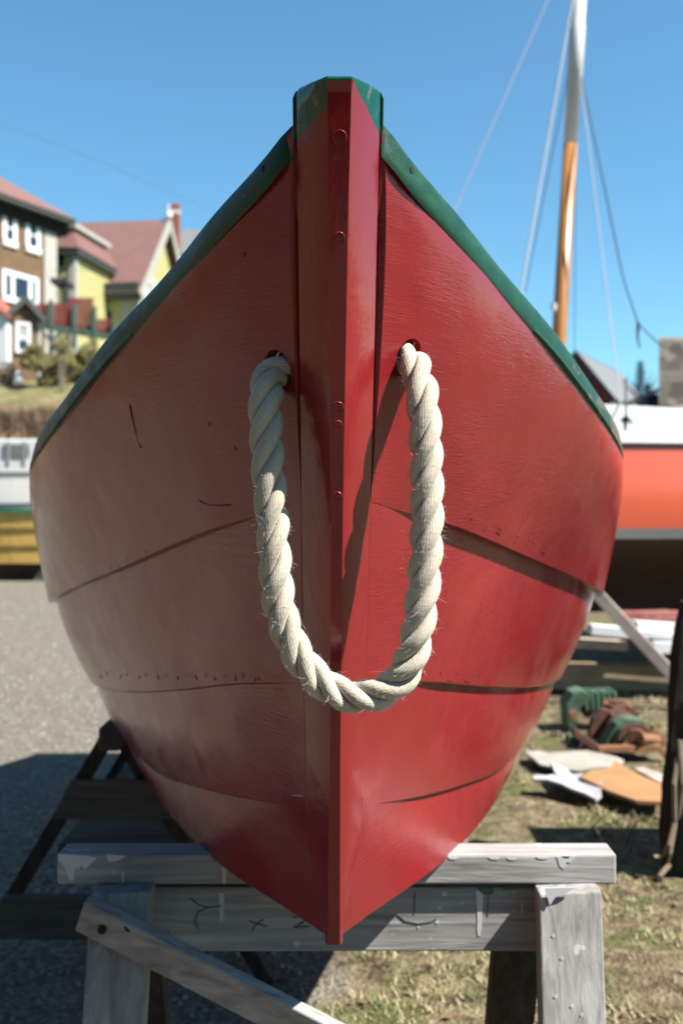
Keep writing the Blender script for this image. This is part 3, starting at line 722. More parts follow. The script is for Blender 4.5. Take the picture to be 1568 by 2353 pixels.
# props and keel block under it
mb=MB(); a=W(1320,1310,6.35); b=W(1622,1628,6.15); b.z=0; mb.bar(a,b,.06,.075); tag(mb.build('prop_pole',M['cream_wood'],None,bevel=.004),'pale diagonal pole propping up the big orange boat','pole')
kb=MB(); kb.box((3.0,8.0,.22),(.5,.5,.44)); kb.box((5.6,8.0,.22),(.5,.5,.44)); 
for x in(1.6,3.4,5.6):
    kp_=piv+RZ@(Vector((x,8.0,0))-piv); kb=MB(); kb.box(kp_+Vector((0,0,.11)),(.45,.5,.215),(0,0,.4)); kb.box(kp_+Vector((.02,0,.327)),(.40,.42,.215),(0,0,.3))
    if x<3 : tag(kb.build('keel_block',M['dark_wood'],bevel=.008),'dark timber blocks stacked under the orange boat keel, partly hidden by the red bow','timber block')
    else: tag(kb.build('keel_block',M['dark_wood'],bevel=.008),'dark timber blocks under the orange boat keel beyond the right edge' if x>5 else 'dark timber blocks under the orange boat keel near the right edge','timber block')
def board(px0,px1,py0,py1,Y,dep,mat,name,label,cat,tilt=0,grp=None):
    a=W(px0,py0,Y); b=W(px1,py1,Y); mb=MB(); c=(a+b)/2; c.y+=dep/2
    mb.box(c,(abs(b.x-a.x),dep,abs(b.z-a.z)),(0,tilt,0)); o=mb.build(name,M[mat],bevel=.005); return tag(o,label,cat,grp)
board(1423,1700,1405,1434,6.9,.10,'pink_wood','board','faded red painted board, topmost in the pile under the orange boat','board')
board(1462,1700,1437,1458,6.7,.16,'white_wood','board','long white board right below the faded red board','board',R(4))
board(1458,1700,1458,1474,6.55,.14,'white_wood','board','second white board lower in the pile, near the right edge','board',R(5))
board(1357,1462,1440,1464,6.55,.12,'white_wood','board','short rounded white board end crossing behind the diagonal pole','board',R(5))
board(1300,1442,1470,1492,6.7,.12,'cream_wood','board','pale pinkish board just above the tan timber','board',R(3.5))
board(1500,1700,1478,1505,6.5,.12,'white_wood','board','pale bluish white board lowest at the right edge of the pile','board',R(2))
board(1250,1640,1530,1588,6.8,.16,'tan_wood','timber_beam','long tan squared timber lying on the grass behind the rusty winch','timber',R(1.2))
for x in(1.45,2.35,3.1):
    mb=MB(); mb.box((x,7.12,.17),(.16,.34,.34)); tag(mb.build('bearer',M['dark_wood'],bevel=.005),'dark bearer block carrying the board pile, '+('partly behind the red bow' if x<1.5 else 'in the middle of the pile' if x<3 else 'at its far right end'),'timber block')
# rusty winch
wn=thing('winch','rusty winch with chalky green gear covers lying in the grass','winch',tuple(G(1420,1730)))
def pr(pts,Y,dep,mat,name,bev=.003,up_=0):
    mb=MB(); mb.prism([W(x,y,Y) for x,y in pts],(0,dep,up_)); return part(mb,name,M[mat],wn,bevel=bev)
pr([(1374,1716),(1518,1712),(1544,1742),(1541,1756),(1512,1727),(1382,1730),(1380,1752),(1372,1752)],4.9,.04,'rust_light','base_frame')
pr([(1318,1672),(1380,1716),(1378,1736),(1314,1690)],5.0,.05,'rust','frame_rail')
pr([(1500,1668),(1540,1712),(1536,1730),(1494,1684)],5.25,.05,'rust_light','frame_rail')
def arch(cx,cy,Y,r0,r1,dep,a0,a1,mat,name,n=12):
    c=W(cx,cy,Y); r0*=Y/F; r1*=Y/F; P=[c+Vector((math.cos(a)*r1,0,math.sin(a)*r1)) for a in np.linspace(a0,a1,n)]+[c+Vector((math.cos(a)*r0,0,math.sin(a)*r0)) for a in np.linspace(a1,a0,n)]
    mb=MB(); mb.prism(P,(0,dep,0)); return part(mb,name,M[mat],wn,bevel=.003)
arch(1462,1706,4.98,28,44,.10,.1,math.pi*1.0,'rust','gear_cover')
pr([(1384,1722),(1400,1690),(1416,1664),(1436,1652),(1476,1656),(1490,1664),(1450,1668),(1432,1690),(1430,1722)],5.0,.12,'mach_green','gear_cover')
for k,(x0,x1) in enumerate(((1405,1411),(1419,1425))): pr([(x0,1716),(x0+12,1676),(x1+12,1672),(x1,1716)],4.985,.02,'black','slot',0)
pr([(1470,1722),(1474,1702),(1512,1700),(1518,1720)],4.95,.09,'mach_green','foot_plate')
pr([(1304,1672),(1300,1618),(1316,1594),(1338,1588),(1356,1596),(1352,1616),(1334,1622),(1326,1646),(1322,1676)],5.55,.18,'mach_green','gear_cover')
pr([(1300,1725),(1306,1690),(1338,1690),(1332,1722)],5.3,.08,'mach_green','foot_plate')
for k in range(6): pr([(1342+k*13,1592-k%2*3),(1350+k*13,1590),(1352+k*13,1632),(1344+k*13,1634)],5.6,.16,'mach_green','cooling_rib')
pr([(1342,1632),(1424,1628),(1426,1644),(1344,1648)],5.62,.14,'rust','rib_base')
pr([(1308,1640),(1322,1632),(1326,1650),(1312,1660)],5.45,.05,'rust_light','rust_bracket')
def gear(c,r,dep,nt_,mat,ax=(0,1,0),tilt=0):
    P=[]
    for k in range(nt_*2):
        for q in(0,.6): a=(k+q)*math.pi/nt_; rr=r*(1 if k%2 else .86); P.append(c+Vector((math.cos(a)*rr*math.cos(tilt),math.cos(a)*rr*math.sin(tilt),math.sin(a)*rr)))
    mb=MB(); mb.prism(P,Vector((-math.sin(tilt),math.cos(tilt),0))*dep); return part(mb,'gear',M[mat],wn)
gear(W(1418,1650,5.2),.085,.05,14,'rust',tilt=.7); gear(W(1378,1668,5.25),.065,.04,12,'rust',tilt=.9); gear(W(1440,1640,5.35),.07,.12,10,'rust_light',tilt=.9)
pr([(1352,1690),(1362,1650),(1384,1628),(1400,1632),(1384,1664),(1372,1700)],5.15,.06,'rust','arm'); pr([(1396,1722),(1384,1690),(1404,1640),(1420,1650),(1408,1690),(1412,1720)],5.1,.05,'rust','arm'); pr([(1400,1622),(1440,1618),(1470,1640),(1462,1652),(1430,1634),(1402,1636)],5.3,.1,'rust','arm')
mb=MB(); a=W(1460,1700,4.93); mb.tube([a,a+Vector((.03,.12,0)),a+Vector((.05,.40,.02))],[.052,.052,.05],9); part(mb,'drum',M['rust'],wn)
mb=MB(); a=W(1470,1696,4.9); mb.tube([a,W(1508,1700,4.96)],.026,8); part(mb,'shaft',M['rust_light'],wn)
pr([(1330,1735),(1338,1708),(1352,1712),(1366,1738),(1348,1748)],5.05,.05,'pink_wood','faded_lump')
# flat scraps on the grass
def flat(pts,z,th,mat,name,label,cat,jag=0,curl=0):
    P=[G(x,y,z) for x,y in pts]; Q=[]
    for i,p in enumerate(P):
        q=P[(i+1)%len(P)]; Q.append(p)
        if jag:
            for t in(.33,.66): Q.append(p.lerp(q,t)+Vector((random.uniform(-jag,jag),random.uniform(-jag,jag),random.uniform(0,jag*.5))))
    if curl: Q=[q+Vector((0,0,curl*abs(math.sin(q.x*9)))) for q in Q]
    mb=MB(); mb.prism(Q,(0,0,th)); return tag(mb.build(name,M[mat]),label,cat)
flat([(1205,1740),(1290,1735),(1380,1745),(1432,1756),(1425,1776),(1330,1780),(1240,1770)],.02,.012,'scrap','torn_board','large torn off-white sheet lying below the winch','scrap sheet',.012,.02)
flat([(1262,1768),(1290,1768),(1310,1785),(1340,1790),(1388,1825),(1368,1842),(1310,1828),(1228,1812),(1232,1802),(1285,1805)],.035,.012,'scrap_white','torn_paper','bright white crumpled scrap in front of the off-white sheet','scrap sheet',.015,.03)
flat([(1330,1790),(1360,1775),(1398,1772),(1412,1755),(1475,1790),(1532,1815),(1527,1850),(1460,1846),(1400,1825)],.055,.014,'ply','plywood_sheet','orange plywood offcut lying tilted on the scraps','plywood')
flat([(1455,1770),(1475,1768),(1600,1808),(1590,1825),(1530,1812)],.02,.012,'cream_wood','plank','narrow pale plank half under the orange plywood','board')
# dark gnarled post at the right edge
tp=thing('prop_post','dark rough timber post standing at the right edge with dry vines','post',tuple(G(1560,2010)))
mb=MB(); cx=[(1588,1380,28),(1580,1435,30),(1572,1500,29),(1566,1600,33),(1562,1700,34),(1556,1800,34),(1552,1900,36),(1556,1980,42),(1562,2012,50)]
rows=[]
for px,py,r in cx:
    c=W(px,py,3.42); rr=r*3.42/F
    rows.append([c+Vector((math.cos(a)*rr*(1+.13*math.sin(3*a+py*.02)+.06*random.uniform(-1,1)),math.sin(a)*rr*.8*(1+.1*math.sin(4*a)),0)) for a in np.linspace(0,2*math.pi,17)[:-1]])
mb.grid(rows,closed=True); n_=16; mb.f+=[tuple(range(n_)),tuple((len(rows)-1)*n_+i for i in range(n_))]; mb.m+=[0,0]
part(mb,'post_body',M['dark_wood'],tp)
mb=MB()
for pts_ in([(1555,1740),(1546,1800),(1548,1900),(1538,1960),(1530,1990)],[(1548,1890),(1535,1940),(1520,1965),(1500,1968)],[(1560,1700),(1566,1800),(1556,1880)],[(1535,1985),(1515,2010),(1525,2035)]):
    mb.tube([W(x,y,3.42-.075-.02*(i%2)) for i,(x,y) in enumerate(pts_)],[.010,.009,.007,.006,.004][:len(pts_)],6)
part(mb,'dry_vine',M['twig'],tp)
sb=thing('weed_clump','small dry weed clump with bare stalks left of the dark post','weed',tuple(G(1420,1960)))
for k in range(9):
    mb=MB(); b0=G(1420+random.uniform(-60,60),1960+random.uniform(-25,25)); mb.tube([b0,b0+Vector((random.uniform(-.05,.05),random.uniform(-.04,.04),.09)),b0+Vector((random.uniform(-.1,.1),random.uniform(-.06,.06),random.uniform(.12,.2)))],[.003,.0025,.001],4); part(mb,'stalk',M['twig'],sb)

# ================= LEFT: boats on the yard =================
def dory(name,label,x0,x1,Y,zt,zb,depth,mh,mr,mi,lap=3,flip=1,grp=None):
    r=thing(name,label,'boat',((x0+x1)/2,Y+depth/2,zb))
    nL=26; rows=[]
    for i in range(nL):
        u=i/(nL-1); x=x0+(x1-x0)*u; b=depth/2*math.sin(math.pi*min(1,.06+.88*u))**.6; sh=zt+.28*(2*u-1)**4*flip
        rows.append((x,b,sh))
    for sgn in(-1,1):
        for k in range(lap):
            mb=MB(); g=[]
            for x,b,sh in rows:
                z1=sh+(zb-sh)*k/lap; z0=sh+(zb-sh)*(k+1)/lap; k1=1-.16*k/lap; k0=1-.16*(k+1)/lap
                cy=Y+depth/2
                g.append([Vector((x,cy+sgn*(b*k1),z1)),Vector((x,cy+sgn*(b*k0+.03),z0)),Vector((x,cy+sgn*(b*k0),z0))])
            mb.grid(g); part(mb,'strake',mh,r)
        mb=MB(); mb.grid([[Vector((x,Y+depth/2+sgn*(b-.02),sh+.03)),Vector((x,Y+depth/2+sgn*(b+.035),sh+.03)),Vector((x,Y+depth/2+sgn*(b+.035),sh-.05)),Vector((x,Y+depth/2+sgn*b,sh-.05))] for x,b,sh in rows]); part(mb,'gunwale',mr,r)
        mb=MB(); mb.grid([[Vector((x,Y+depth/2+sgn*(b-.03),sh)),Vector((x,Y+depth/2+sgn*(b*.82-.02),zb+.05))] for x,b,sh in rows]); part(mb,'lining',mi,r)
    mb=MB(); mb.grid([[Vector((x,Y+depth/2-b*.82,zb)),Vector((x,Y+depth/2+b*.82,zb))] for x,b,sh in rows]); part(mb,'bottom',mh,r)
    for e in(0,-1):
        x,b,sh=rows[e]; mb=MB(); mb.prism([Vector((x,Y+depth/2-b,sh)),Vector((x,Y+depth/2+b,sh)),Vector((x,Y+depth/2+b*.82,zb)),Vector((x,Y+depth/2-b*.82,zb))],(.03 if e==0 else -.03,0,0)); part(mb,'end_board',mh,r)
    return r
YD=17.6
dory('lapstrake_dory','ochre lapstrake dory with bright green rail on blocks at the left edge',-7.6,-2.6,YD,W(0,1172,YD).z,.32,1.7,M['ochre'],M['rail_green'],M['pale_pink'])
for i,(x,lab) in enumerate(((-5.15,'grey concrete block under the ochre dory, close to the red hull'),(-7.0,'grey concrete block under the ochre dory beyond the left edge'))):
    mb=MB(); mb.prism([Vector((x-.35,YD+.2,0)),Vector((x+.35,YD+.2,0)),Vector((x+.22,YD+.2,.32)),Vector((x-.12,YD+.2,.32))],(0,.9,0)); tag(mb.build('boat_block',simple('concrete',(.36,.33,.29),.9,.2) if i==0 else bpy.data.materials['concrete'],bevel=.02),lab,'block')
wb_=dory('white_skiff','long white skiff with a dull pink lower side behind the ochre dory','0',0,0,0,0,0,None,None,None) if False else dory('white_skiff','long white skiff with faded pinkish bottom right behind the ochre dory',-9.0,-2.9,19.4,W(0,1078,19.4).z,.75,1.0,M['white_hull'],M['white_hull'],M['white_hull'],2,0)
mb=MB(); mb.box((-6.0,19.9,.37),(5.5,.8,.74)); tag(mb.build('boat_cradle',M['pale_pink'],bevel=.02),'faded pink timber cradle carrying the white skiff','cradle')
zt=W(0,1012,19.6).z; z0=W(0,1080,19.6).z
mb=MB(); mb.box((-6.6,19.95,(zt+z0)/2),(2.9,.7,zt-z0+.06)); cb=part(mb,'cabin',M['white_wood'],wb_,bevel=.03)
for x,w_ in((-6.35,.5),(-7.3,.4)):
    mb=MB(); mb.box((x,19.585,(zt+z0)/2+.1),(w_,.03,.24)); part(mb,'window',M['roof_grey'],cb,wb_)
for k in range(9):
    mb=MB(); mb.box((-5.25-k*.31,19.58,(zt+z0)/2),(.03,.03,zt-z0)); part(mb,'batten',M['trim'],cb,wb_)

# ================= HOUSES ON THE HILL =================
def frame(O,d):
    d=Vector(d).normalized(); n=Vector((d.y,-d.x,0))
    if n.y>0: n=-n
    return Vector(O),d,n
def window(root,fr,u0,u1,v0,v1,tr=.16,mf='trim_white',bars=1,mull=None,proud=.06,blind=0):
    O,d,n=fr; mb=MB(); a=lambda *k: mb.obox(O,d,n,*k)
    a(u0,u1,v0,v0+tr*1.2,0,proud+.04); a(u0,u1,v1-tr,v1,0,proud); a(u0,u0+tr,v0+tr*1.2,v1-tr,0,proud-.004); a(u1-tr,u1,v0+tr*1.2,v1-tr,0,proud-.004)
    for k in range(bars): 
        vm=v0+(v1-v0)*(k+1)/(bars+1); a(u0+tr,u1-tr,vm-.035,vm+.035,0,proud-.012)
    for m_ in(mull or []): um=u0+(u1-u0)*m_[0]; a(um-m_[1]/2,um+m_[1]/2,v0+tr*1.2,v1-tr,0,proud-.008)
    w_=part(mb,'window',M[mf],root)
    mb=MB(); mb.obox(O,d,n,u0+tr*.8,u1-tr*.8,v0+tr,v1-tr*.8,-.02,.02); part(mb,'pane',M['glass'],w_,root)
    if blind:
        mb=MB(); mb.obox(O,d,n,u0+tr,u1-tr,v0+(v1-v0)*(1-blind),v1-tr,.021,.026); part(mb,'blind',M['curtain'],w_,root)
def quad(mb,a,b,c,d_,th,m=0):
    a,b,c,d_=map(Vector,(a,b,c,d_)); nn=(b-a).cross(d_-a).normalized()
    if nn.z<0: nn=-nn
    mb.prism([a,b,c,d_],-nn*th,m)
Zc=Vector((0,0,1))
# brown house
YB=40; C0=W(127,1176,YB); C0.z=0; dB=Vector((-.477,-.879,0)); nB=Vector((.879,-.477,0)); zB=6.2; zE=W(0,512,YB).z
bh=thing('shingled_house','tall brown shingled house with red hip roof and white windows at the left edge','house',(C0.x,C0.y,zB))
def P(u,w_,z): return C0+dB*u-nB*w_+Zc*z
mb=MB(); mb.obox(C0,dB,nB,0,9,zB-1,zE,-7,0); part(mb,'wall',M['shingle'],bh)
mb=MB(); mb.obox(C0,dB,nB,-.06,.62,zB-.9,zE-.02,-.1,.05); part(mb,'corner_board',M['trim'],bh)
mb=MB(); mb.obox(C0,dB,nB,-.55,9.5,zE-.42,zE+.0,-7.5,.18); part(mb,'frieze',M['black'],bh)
mb=MB(); mb.obox(C0,dB,nB,-.6,9.6,zE-.0,zE+.17,-7.6,.55); part(mb,'eaves',M['trim_dark'],bh)
mb=MB(); e=.6; H=2.9; a,b,c,d_=P(-e,-e,zE+.175),P(9+e,-e,zE+.175),P(9+e,7+e,zE+.175),P(-e,7+e,zE+.175); r1,r2=P(3.5,3.5,zE+.175+H),P(5.5,3.5,zE+.175+H)
mb.add([a,b,c,d_,r1,r2],[(0,1,5,4),(2,3,4,5),(1,2,5),(3,0,4),(0,3,2,1)]); part(mb,'roof',M['roof_red'],bh)
fB=(C0,dB,nB)
def up(px,n_=0):   # u coordinate of a photo column on the brown wall
    k=(px-784)/F; return (C0.x-k*C0.y)/(k*dB.y-dB.x)
def vz(px,py):
    u_=up(px); Y=C0.y+dB.y*u_; return W(0,py,Y).z
for a,b,t,bt in((38,5,482,567),(92,58,500,582)): window(bh,fB,up(a),up(b),vz((a+b)/2,bt),vz((a+b)/2,t),.2,bars=1,blind=0)
window(bh,fB,up(88),up(4),vz(45,700),vz(45,628),.17,bars=0,mull=[(.24,.2),(.72,.2)])
window(bh,fB,up(-10),up(-45),vz(-30,550),vz(-30,455),.2)
# small shed with red roof in front
YS=35.5; S0=W(93,1176,YS); S0.z=0; dS=Vector((-.87,-.5,0)).normalized(); nS=Vector((dS.y,-dS.x,0)); 
if nS.y>0:nS=-nS
zS=5.2; zSE=W(0,735,YS).z; wS=1.12
sh=thing('garden_shed','small brown shingled shed with bright red gable roof below the brown house','shed',(S0.x,S0.y,zS))
mb=MB(); O=S0; Q=lambda u_,w_,z: S0+dS*u_-nS*w_+Zc*z
mb.prism([Q(0,0,zS-.8),Q(wS,0,zS-.8),Q(wS,0,zSE),Q(wS/2,0,zSE+.62),Q(0,0,zSE)],-nS*2.6); part(mb,'wall',M['shingle'],sh)
for s_,(ua,ub) in enumerate(((-.14,wS/2),(wS+.14,wS/2))):
    mb=MB(); quad(mb,Q(ua,-.2,zSE-.06),Q(ub,-.2,zSE+.70),Q(ub,2.8,zSE+.70),Q(ua,2.8,zSE-.06),.06); part(mb,'roof',M['roof_bright'],sh)
    mb=MB(); mb.bar(Q(ua,-.24,zSE-.08),Q(ub,-.24,zSE+.68),.05,.2); part(mb,'barge_board',M['trim_dark'],sh)
window(sh,(S0,dS,nS),.34,.86,W(0,815,YS).z,W(0,744,YS).z,.11,bars=1,blind=.6)
mb=MB(); mb.obox(S0,dS,nS,-.03,.09,zS-.7,zSE-.05,-.1,.04); part(mb,'corner_board',M['trim'],sh); mb=MB(); mb.obox(S0,dS,nS,wS-.10,wS+.04,zS-.7,zSE-.05,-.1,.04); part(mb,'corner_board',M['deck_green'],sh)
sh2=thing('white_shed','white shed with low red roof cut off by the left edge','shed',(-12.3,34.5,5))
mb=MB(); Y=34.5; x1=W(16,0,Y).x; zt=W(0,725,Y).z; mb.prism([Vector((x1-3,Y,4.6)),Vector((x1,Y,4.6)),Vector((x1,Y,zt)),Vector((x1-1.4,Y,zt+1.3)),Vector((x1-3,Y,zt))],(0,3,0)); part(mb,'wall',M['white_wood'],sh2)
mb=MB(); quad(mb,(x1+.14,Y-.15,zt-.06),(x1-1.4,Y-.15,zt+1.38),(x1-1.4,Y+3.1,zt+1.38),(x1+.14,Y+3.1,zt-.06),.05); part(mb,'roof',M['roof_bright'],sh2)
# yellow house
YY=45; A0=W(313,1176,YY); A0.z=0; g=Vector((.12,.993,0)).normalized(); rdg=Vector((-.993,.12,0)).normalized(); zY=6.9
zW=W(0,650,YY).z; GW=8.0; zR=W(0,505,49).z; LG=7.5
yh=thing('yellow_house','yellow clapboard house with steep red roof and pale gable trim on the hill','house',(A0.x,A0.y,zY))
T_=lambda u_,w_,z: A0+rdg*u_+g*w_+Zc*z
mb=MB(); mb.prism([T_(0,0,zY-1.5),T_(0,GW,zY-1.5),T_(0,GW,zW-.4),T_(0,GW/2,zR-.5),T_(0,0,zW-.4)],rdg*LG); part(mb,'wall',M['clap'],yh)
for s_,(wa) in enumerate((0,GW)):
    mb=MB(); sg=-1 if s_==0 else 1
    quad(mb,T_(-.35,wa+sg*.45,zW-.5),T_(-.35,GW/2,zR),T_(LG+.3,GW/2,zR),T_(LG+.3,wa+sg*.45,zW-.5),.12); rf=part(mb,'roof',M['roof_red'],yh)
    mb=MB(); mb.bar(T_(-.38,wa+sg*.47,zW-.72),T_(-.38,GW/2,zR-.2),.08,.42); part(mb,'barge_board',M['trim'],yh)
mb=MB(); mb.obox(A0+rdg*0,rdg,-g,-.2,LG,zW-.72,zW-.05,0,.42); part(mb,'eaves',M['trim_dark'],yh)
gN=-rdg
mb=MB(); mb.obox(A0,g,gN,0,.65,zY-1.4,zW-.1,-.1,.06); part(mb,'corner_board',M['trim'],yh)
mb=MB(); mb.obox(A0,rdg,-g,0,.7,zY-1.4,zW-.75,-.1,.06); part(mb,'corner_board',M['trim'],yh)
mb=MB(); mb.obox(A0,g,gN,0.66,GW,zW-2.3,zW+.05,-.1,.05); part(mb,'gable_band',M['trim'],yh)
window(yh,(A0,g,gN),1.3,2.7,zW-2.0,zW+.7,.2,bars=1,blind=.5); window(yh,(A0,g,gN),3.2,4.6,zW-2.0,zW+.7,.2,bars=1,blind=.5)
window(yh,(A0,rdg,-g),1.15,1.95,zW-2.35,zW-1.25,.14,'trim_dark',bars=1)
mb=MB(); c=T_(1.6,GW/2+1.0,0); c=W(403,1176,51); c.z=0; mb.box((c.x,c.y,W(0,520,51).z),(.42,.42,2.2)); ch=part(mb,'chimney',M['brick'],yh); mb=MB(); mb.box((c.x,c.y,W(0,489,51).z),(.46,.46,.16)); part(mb,'chimney_cap',M['trim_white'],ch,yh)
mb=MB(); c=T_(-.3,GW/2,zR); mb.tube([c,c+Zc*.12,c+Zc*.35,c+Zc*.4,c+Zc*.75],[.10,.19,.17,.04,.05],10); part(mb,'finial',M['trim_white'],yh)
# wing of the yellow house with its low mansard roof
YV=42; V0=W(172,1176,YV); V0.z=0; zV=W(0,578,YV).z; fl=Vector((-1,0,0)).normalized(); fr_=Vector((.2,.98,0)).normalized()
wg=thing('house_wing','yellow flat-topped wing with red skirt roof between the brown house and the gable','house',(V0.x,V0.y,zY))
V_=lambda u_,w_,z: V0+fl*u_+fr_*w_+Zc*z
mb=MB(); mb.prism([V_(0,0,zY-1.5),V_(3.5,0,zY-1.5),V_(3.5,3.4,zY-1.5),V_(0,3.4,zY-1.5)],Zc*(zV-zY+1.5)); part(mb,'wall',M['clap'],wg)
mb=MB(); mb.prism([V_(-.25,-.25,zV-.15),V_(3.5,-.25,zV-.15),V_(3.5,3.6,zV-.15),V_(-.25,3.6,zV-.15)],Zc*.25); part(mb,'eaves',M['trim_dark'],wg)
zt=W(0,522,YV).z; mb=MB(); lo=[V_(-.3,-.3,zV+.105),V_(3.6,-.3,zV+.105),V_(3.6,3.7,zV+.105),V_(-.3,3.7,zV+.105)]; hi=[V_(.15,.15,zt),V_(3.6,.15,zt),V_(3.6,3.3,zt),V_(.15,3.3,zt)]
mb.add(lo+hi,[(0,1,5,4),(1,2,6,5),(2,3,7,6),(3,0,4,7),(4,5,6,7),(3,2,1,0)]); part(mb,'skirt_roof',M['roof_red'],wg)
mb=MB(); mb.prism([V_(-.05,-.05,zt+.003),V_(3.7,-.05,zt+.003),V_(3.7,3.5,zt+.003),V_(-.05,3.5,zt+.003)],Zc*.2); part(mb,'flat_roof',M['trim'],wg)
mb=MB(); mb.prism([V_(-.05,-.05,zY-1.4),V_(.22,-.05,zY-1.4),V_(.22,.05,zY-1.4),V_(.05,.24,zY-1.4),V_(-.05,.24,zY-1.4)],Zc*(zV-zY+1.2)); part(mb,'corner_board',M['trim'],wg)
window(wg,(V0,fl,Vector((0,-1,0))),.42,.85,W(0,618,YV).z,W(0,582,YV).z,.07,'trim_dark',bars=1)
# deck
dk=thing('deck','raised deck with red railing boards and green posts below the yellow house','deck',(W(175,0,38).x,38,6))
def dpt(px,py,Y=38): return W(px,py,Y)
mb=MB(); mb.bar(dpt(85,742),dpt(262,772),2.0,.12); part(mb,'floor',M['deck_green'],dk)
mb=MB(); mb.bar(dpt(85,746,36.9),dpt(262,776,36.9),.1,.22); part(mb,'beam',M['deck_green'],dk)
bx=[(84,150,698,738),(152,160,700,745),(161,212,683,750),(216,226,710,756),(228,262,735,765)]
k=0; px=86
while px<262:
    t=(px-85)/177; top=(697 if px<160 else 684 if px<213 else 733); bot=741+t*28
    mb=MB(); a=dpt(px,top,36.95); b=dpt(px,bot,36.95); mb.box(((a.x+b.x)/2,36.95,(a.z+b.z)/2),(.085,.03,a.z-b.z)); part(mb,'railing_board',M['deck_red'],dk); px+=6.3
for px,t,b in((118,690,860),(172,700,800),(218,705,830),(262,735,850)):
    mb=MB(); a=dpt(px,t,36.9);c=dpt(px,b,36.9); mb.box((a.x,36.88,(a.z+c.z)/2),(.13,.12,a.z-c.z)); part(mb,'post',M['deck_green'],dk)
for x0,y0,x1,y1 in((85,745,118,785),(118,785,150,750),(190,755,218,790)):
    mb=MB(); mb.bar(dpt(x0,y0,36.87),dpt(x1,y1,36.87),.08,.10); part(mb,'strut',M['deck_green'],dk)
mb=MB(); a=dpt(143,650,37.5); mb.box((a.x,37.6,a.z),(.6,1.2,.16)); mb.box((dpt(152,0,37.5).x,37.3,dpt(0,680,37.5).z),(.18,.18,1.3)); part(mb,'porch_roof',M['trim_dark'],dk)
# grey roof behind
gb=thing('grey_roofed_house','distant house with a grey roof just right of the brick chimney','house',(W(430,0,60).x,60,8))
a=W(398,1176,60);a.z=0; mb=MB(); mb.box((a.x+2.5,62,9.5),(6,4,9.5)); part(mb,'wall',M['trim'],gb)
zz=W(0,580,60).z; mb=MB(); quad(mb,(a.x-.5,59.8,zz),(a.x+5.8,59.8,zz-.5),(a.x+4.5,62,zz+1.6),(a.x+.4,62,zz+2.0),.15); part(mb,'roof',M['roof_grey'],gb)
mb=MB(); p=[W(-60,265,30),W(60,305,32),W(250,380,38),W(440,462,50),W(560,520,60)]; mb.tube(p,.006,5); tag(mb.build('power_line',M['dark_wire']),'thin overhead power line crossing the sky above the houses','cable')
# bush, brush, small tree
def leafball(name,label,cat,c,rad,n_,sz,mat,stems=0,tone=None,flat_=.75,grp=None):
    r=thing(name,label,cat,(c[0],c[1],c[2]-rad[2]*.9),grp and 0 or 0,grp) if grp else thing(name,label,cat,(c[0],c[1],c[2]-rad[2]*.9))
    mb=MB(); cl=[]
    for i in range(26):
        v=Vector([random.gauss(0,1) for _ in range(3)]).normalized()*random.uniform(.3,.85); cl.append((Vector((c[0]+v.x*rad[0],c[1]+v.y*rad[1],c[2]+v.z*rad[2])),random.uniform(.18,.38)))
    for i in range(n_):
        cc,q=random.choice(cl); v=Vector([random.gauss(0,1) for _ in range(3)]).normalized()*q*random.uniform(.5,1.05)
        p=cc+Vector((v.x*rad[0],v.y*rad[1],v.z*rad[2])); a=Vector([random.gauss(0,1) for _ in range(3)]).normalized()*sz*random.uniform(.5,1.2); b=a.orthogonal().normalized()*sz*random.uniform(.3,.7)
        mb.add([p-a,p+b,p+a,p-b],[(0,1,2,3)])
    part(mb,'foliage',mat,r,fix=False)
    if stems:
        mb=MB(); base=Vector((c[0],c[1],c[2]-rad[2]-.3))
        for i in range(stems):
            e=Vector((c[0]+random.uniform(-.8,.8)*rad[0],c[1]+random.uniform(-.6,.6)*rad[1],c[2]+random.uniform(.1,.8)*rad[2])); m=base.lerp(e,.5)+Vector((random.uniform(-.1,.1),0,.1)); mb.tube([base+Vector((random.uniform(-.2,.2),0,0)),m,e],[.035,.025,.012],5)
        part(mb,'stems',M['twig'],r)
    return r
c=W(125,838,32.5); leafball('bush','rounded yellow-green bush on the slope below the deck','bush',c,(1.25,.9,.85),11000,.06,M['bush'],8)
c=W(200,835,32.8); leafball('bush','smaller yellowish bush right of the rounded one beside the gunwale','bush',c,(.70,.7,.85),5500,.06,M['bush'],5)
c=W(15,858,33); leafball('bush','low brown leafless shrub at the left edge below the white shed','bush',c,(.6,.5,.4),1500,.05,M['brush'],5)
tr=thing('sapling','thin bare sapling in front of the yellow-green bush','tree',tuple(W(143,985,30)))
mb=MB(); 
for i in range(7):
    e=W(143+random.uniform(-25,25),780+random.uniform(-20,60),30); mb.tube([W(143,985,30)-Zc*.3,W(143+random.uniform(-5,5),900,30),e],[.035,.022,.006],5)
part(mb,'stems',M['twig'],tr)
mb=MB(); 
for k in range(9000):
    x=random.uniform(-14,-1); y=random.uniform(21,26.5); z=hillz(x,y); p=Vector((x,y,z)); hh=random.uniform(.15,.5); q=p+Vector((random.gauss(0,.15),random.gauss(0,.12),hh)); s_=Vector((random.uniform(.012,.03),0,0)); mb.add([p-s_,p+s_,q],[(0,1,2)])
tag(mb.build('brush_cover',M['brush'],fix=False),kind='stuff',cat='brush',label='brown winter brush covering the bank')
mb=MB(); c=W(42,866,32); mb.tube([c-Zc*.25,c-Zc*.1,c+Zc*.05,c+Zc*.18],[.16,.15,.10,.04],10); tag(mb.build('garden_ornament',M['white_wood'],smooth=True),'small white garden ornament on the grass left of the bush','ornament')

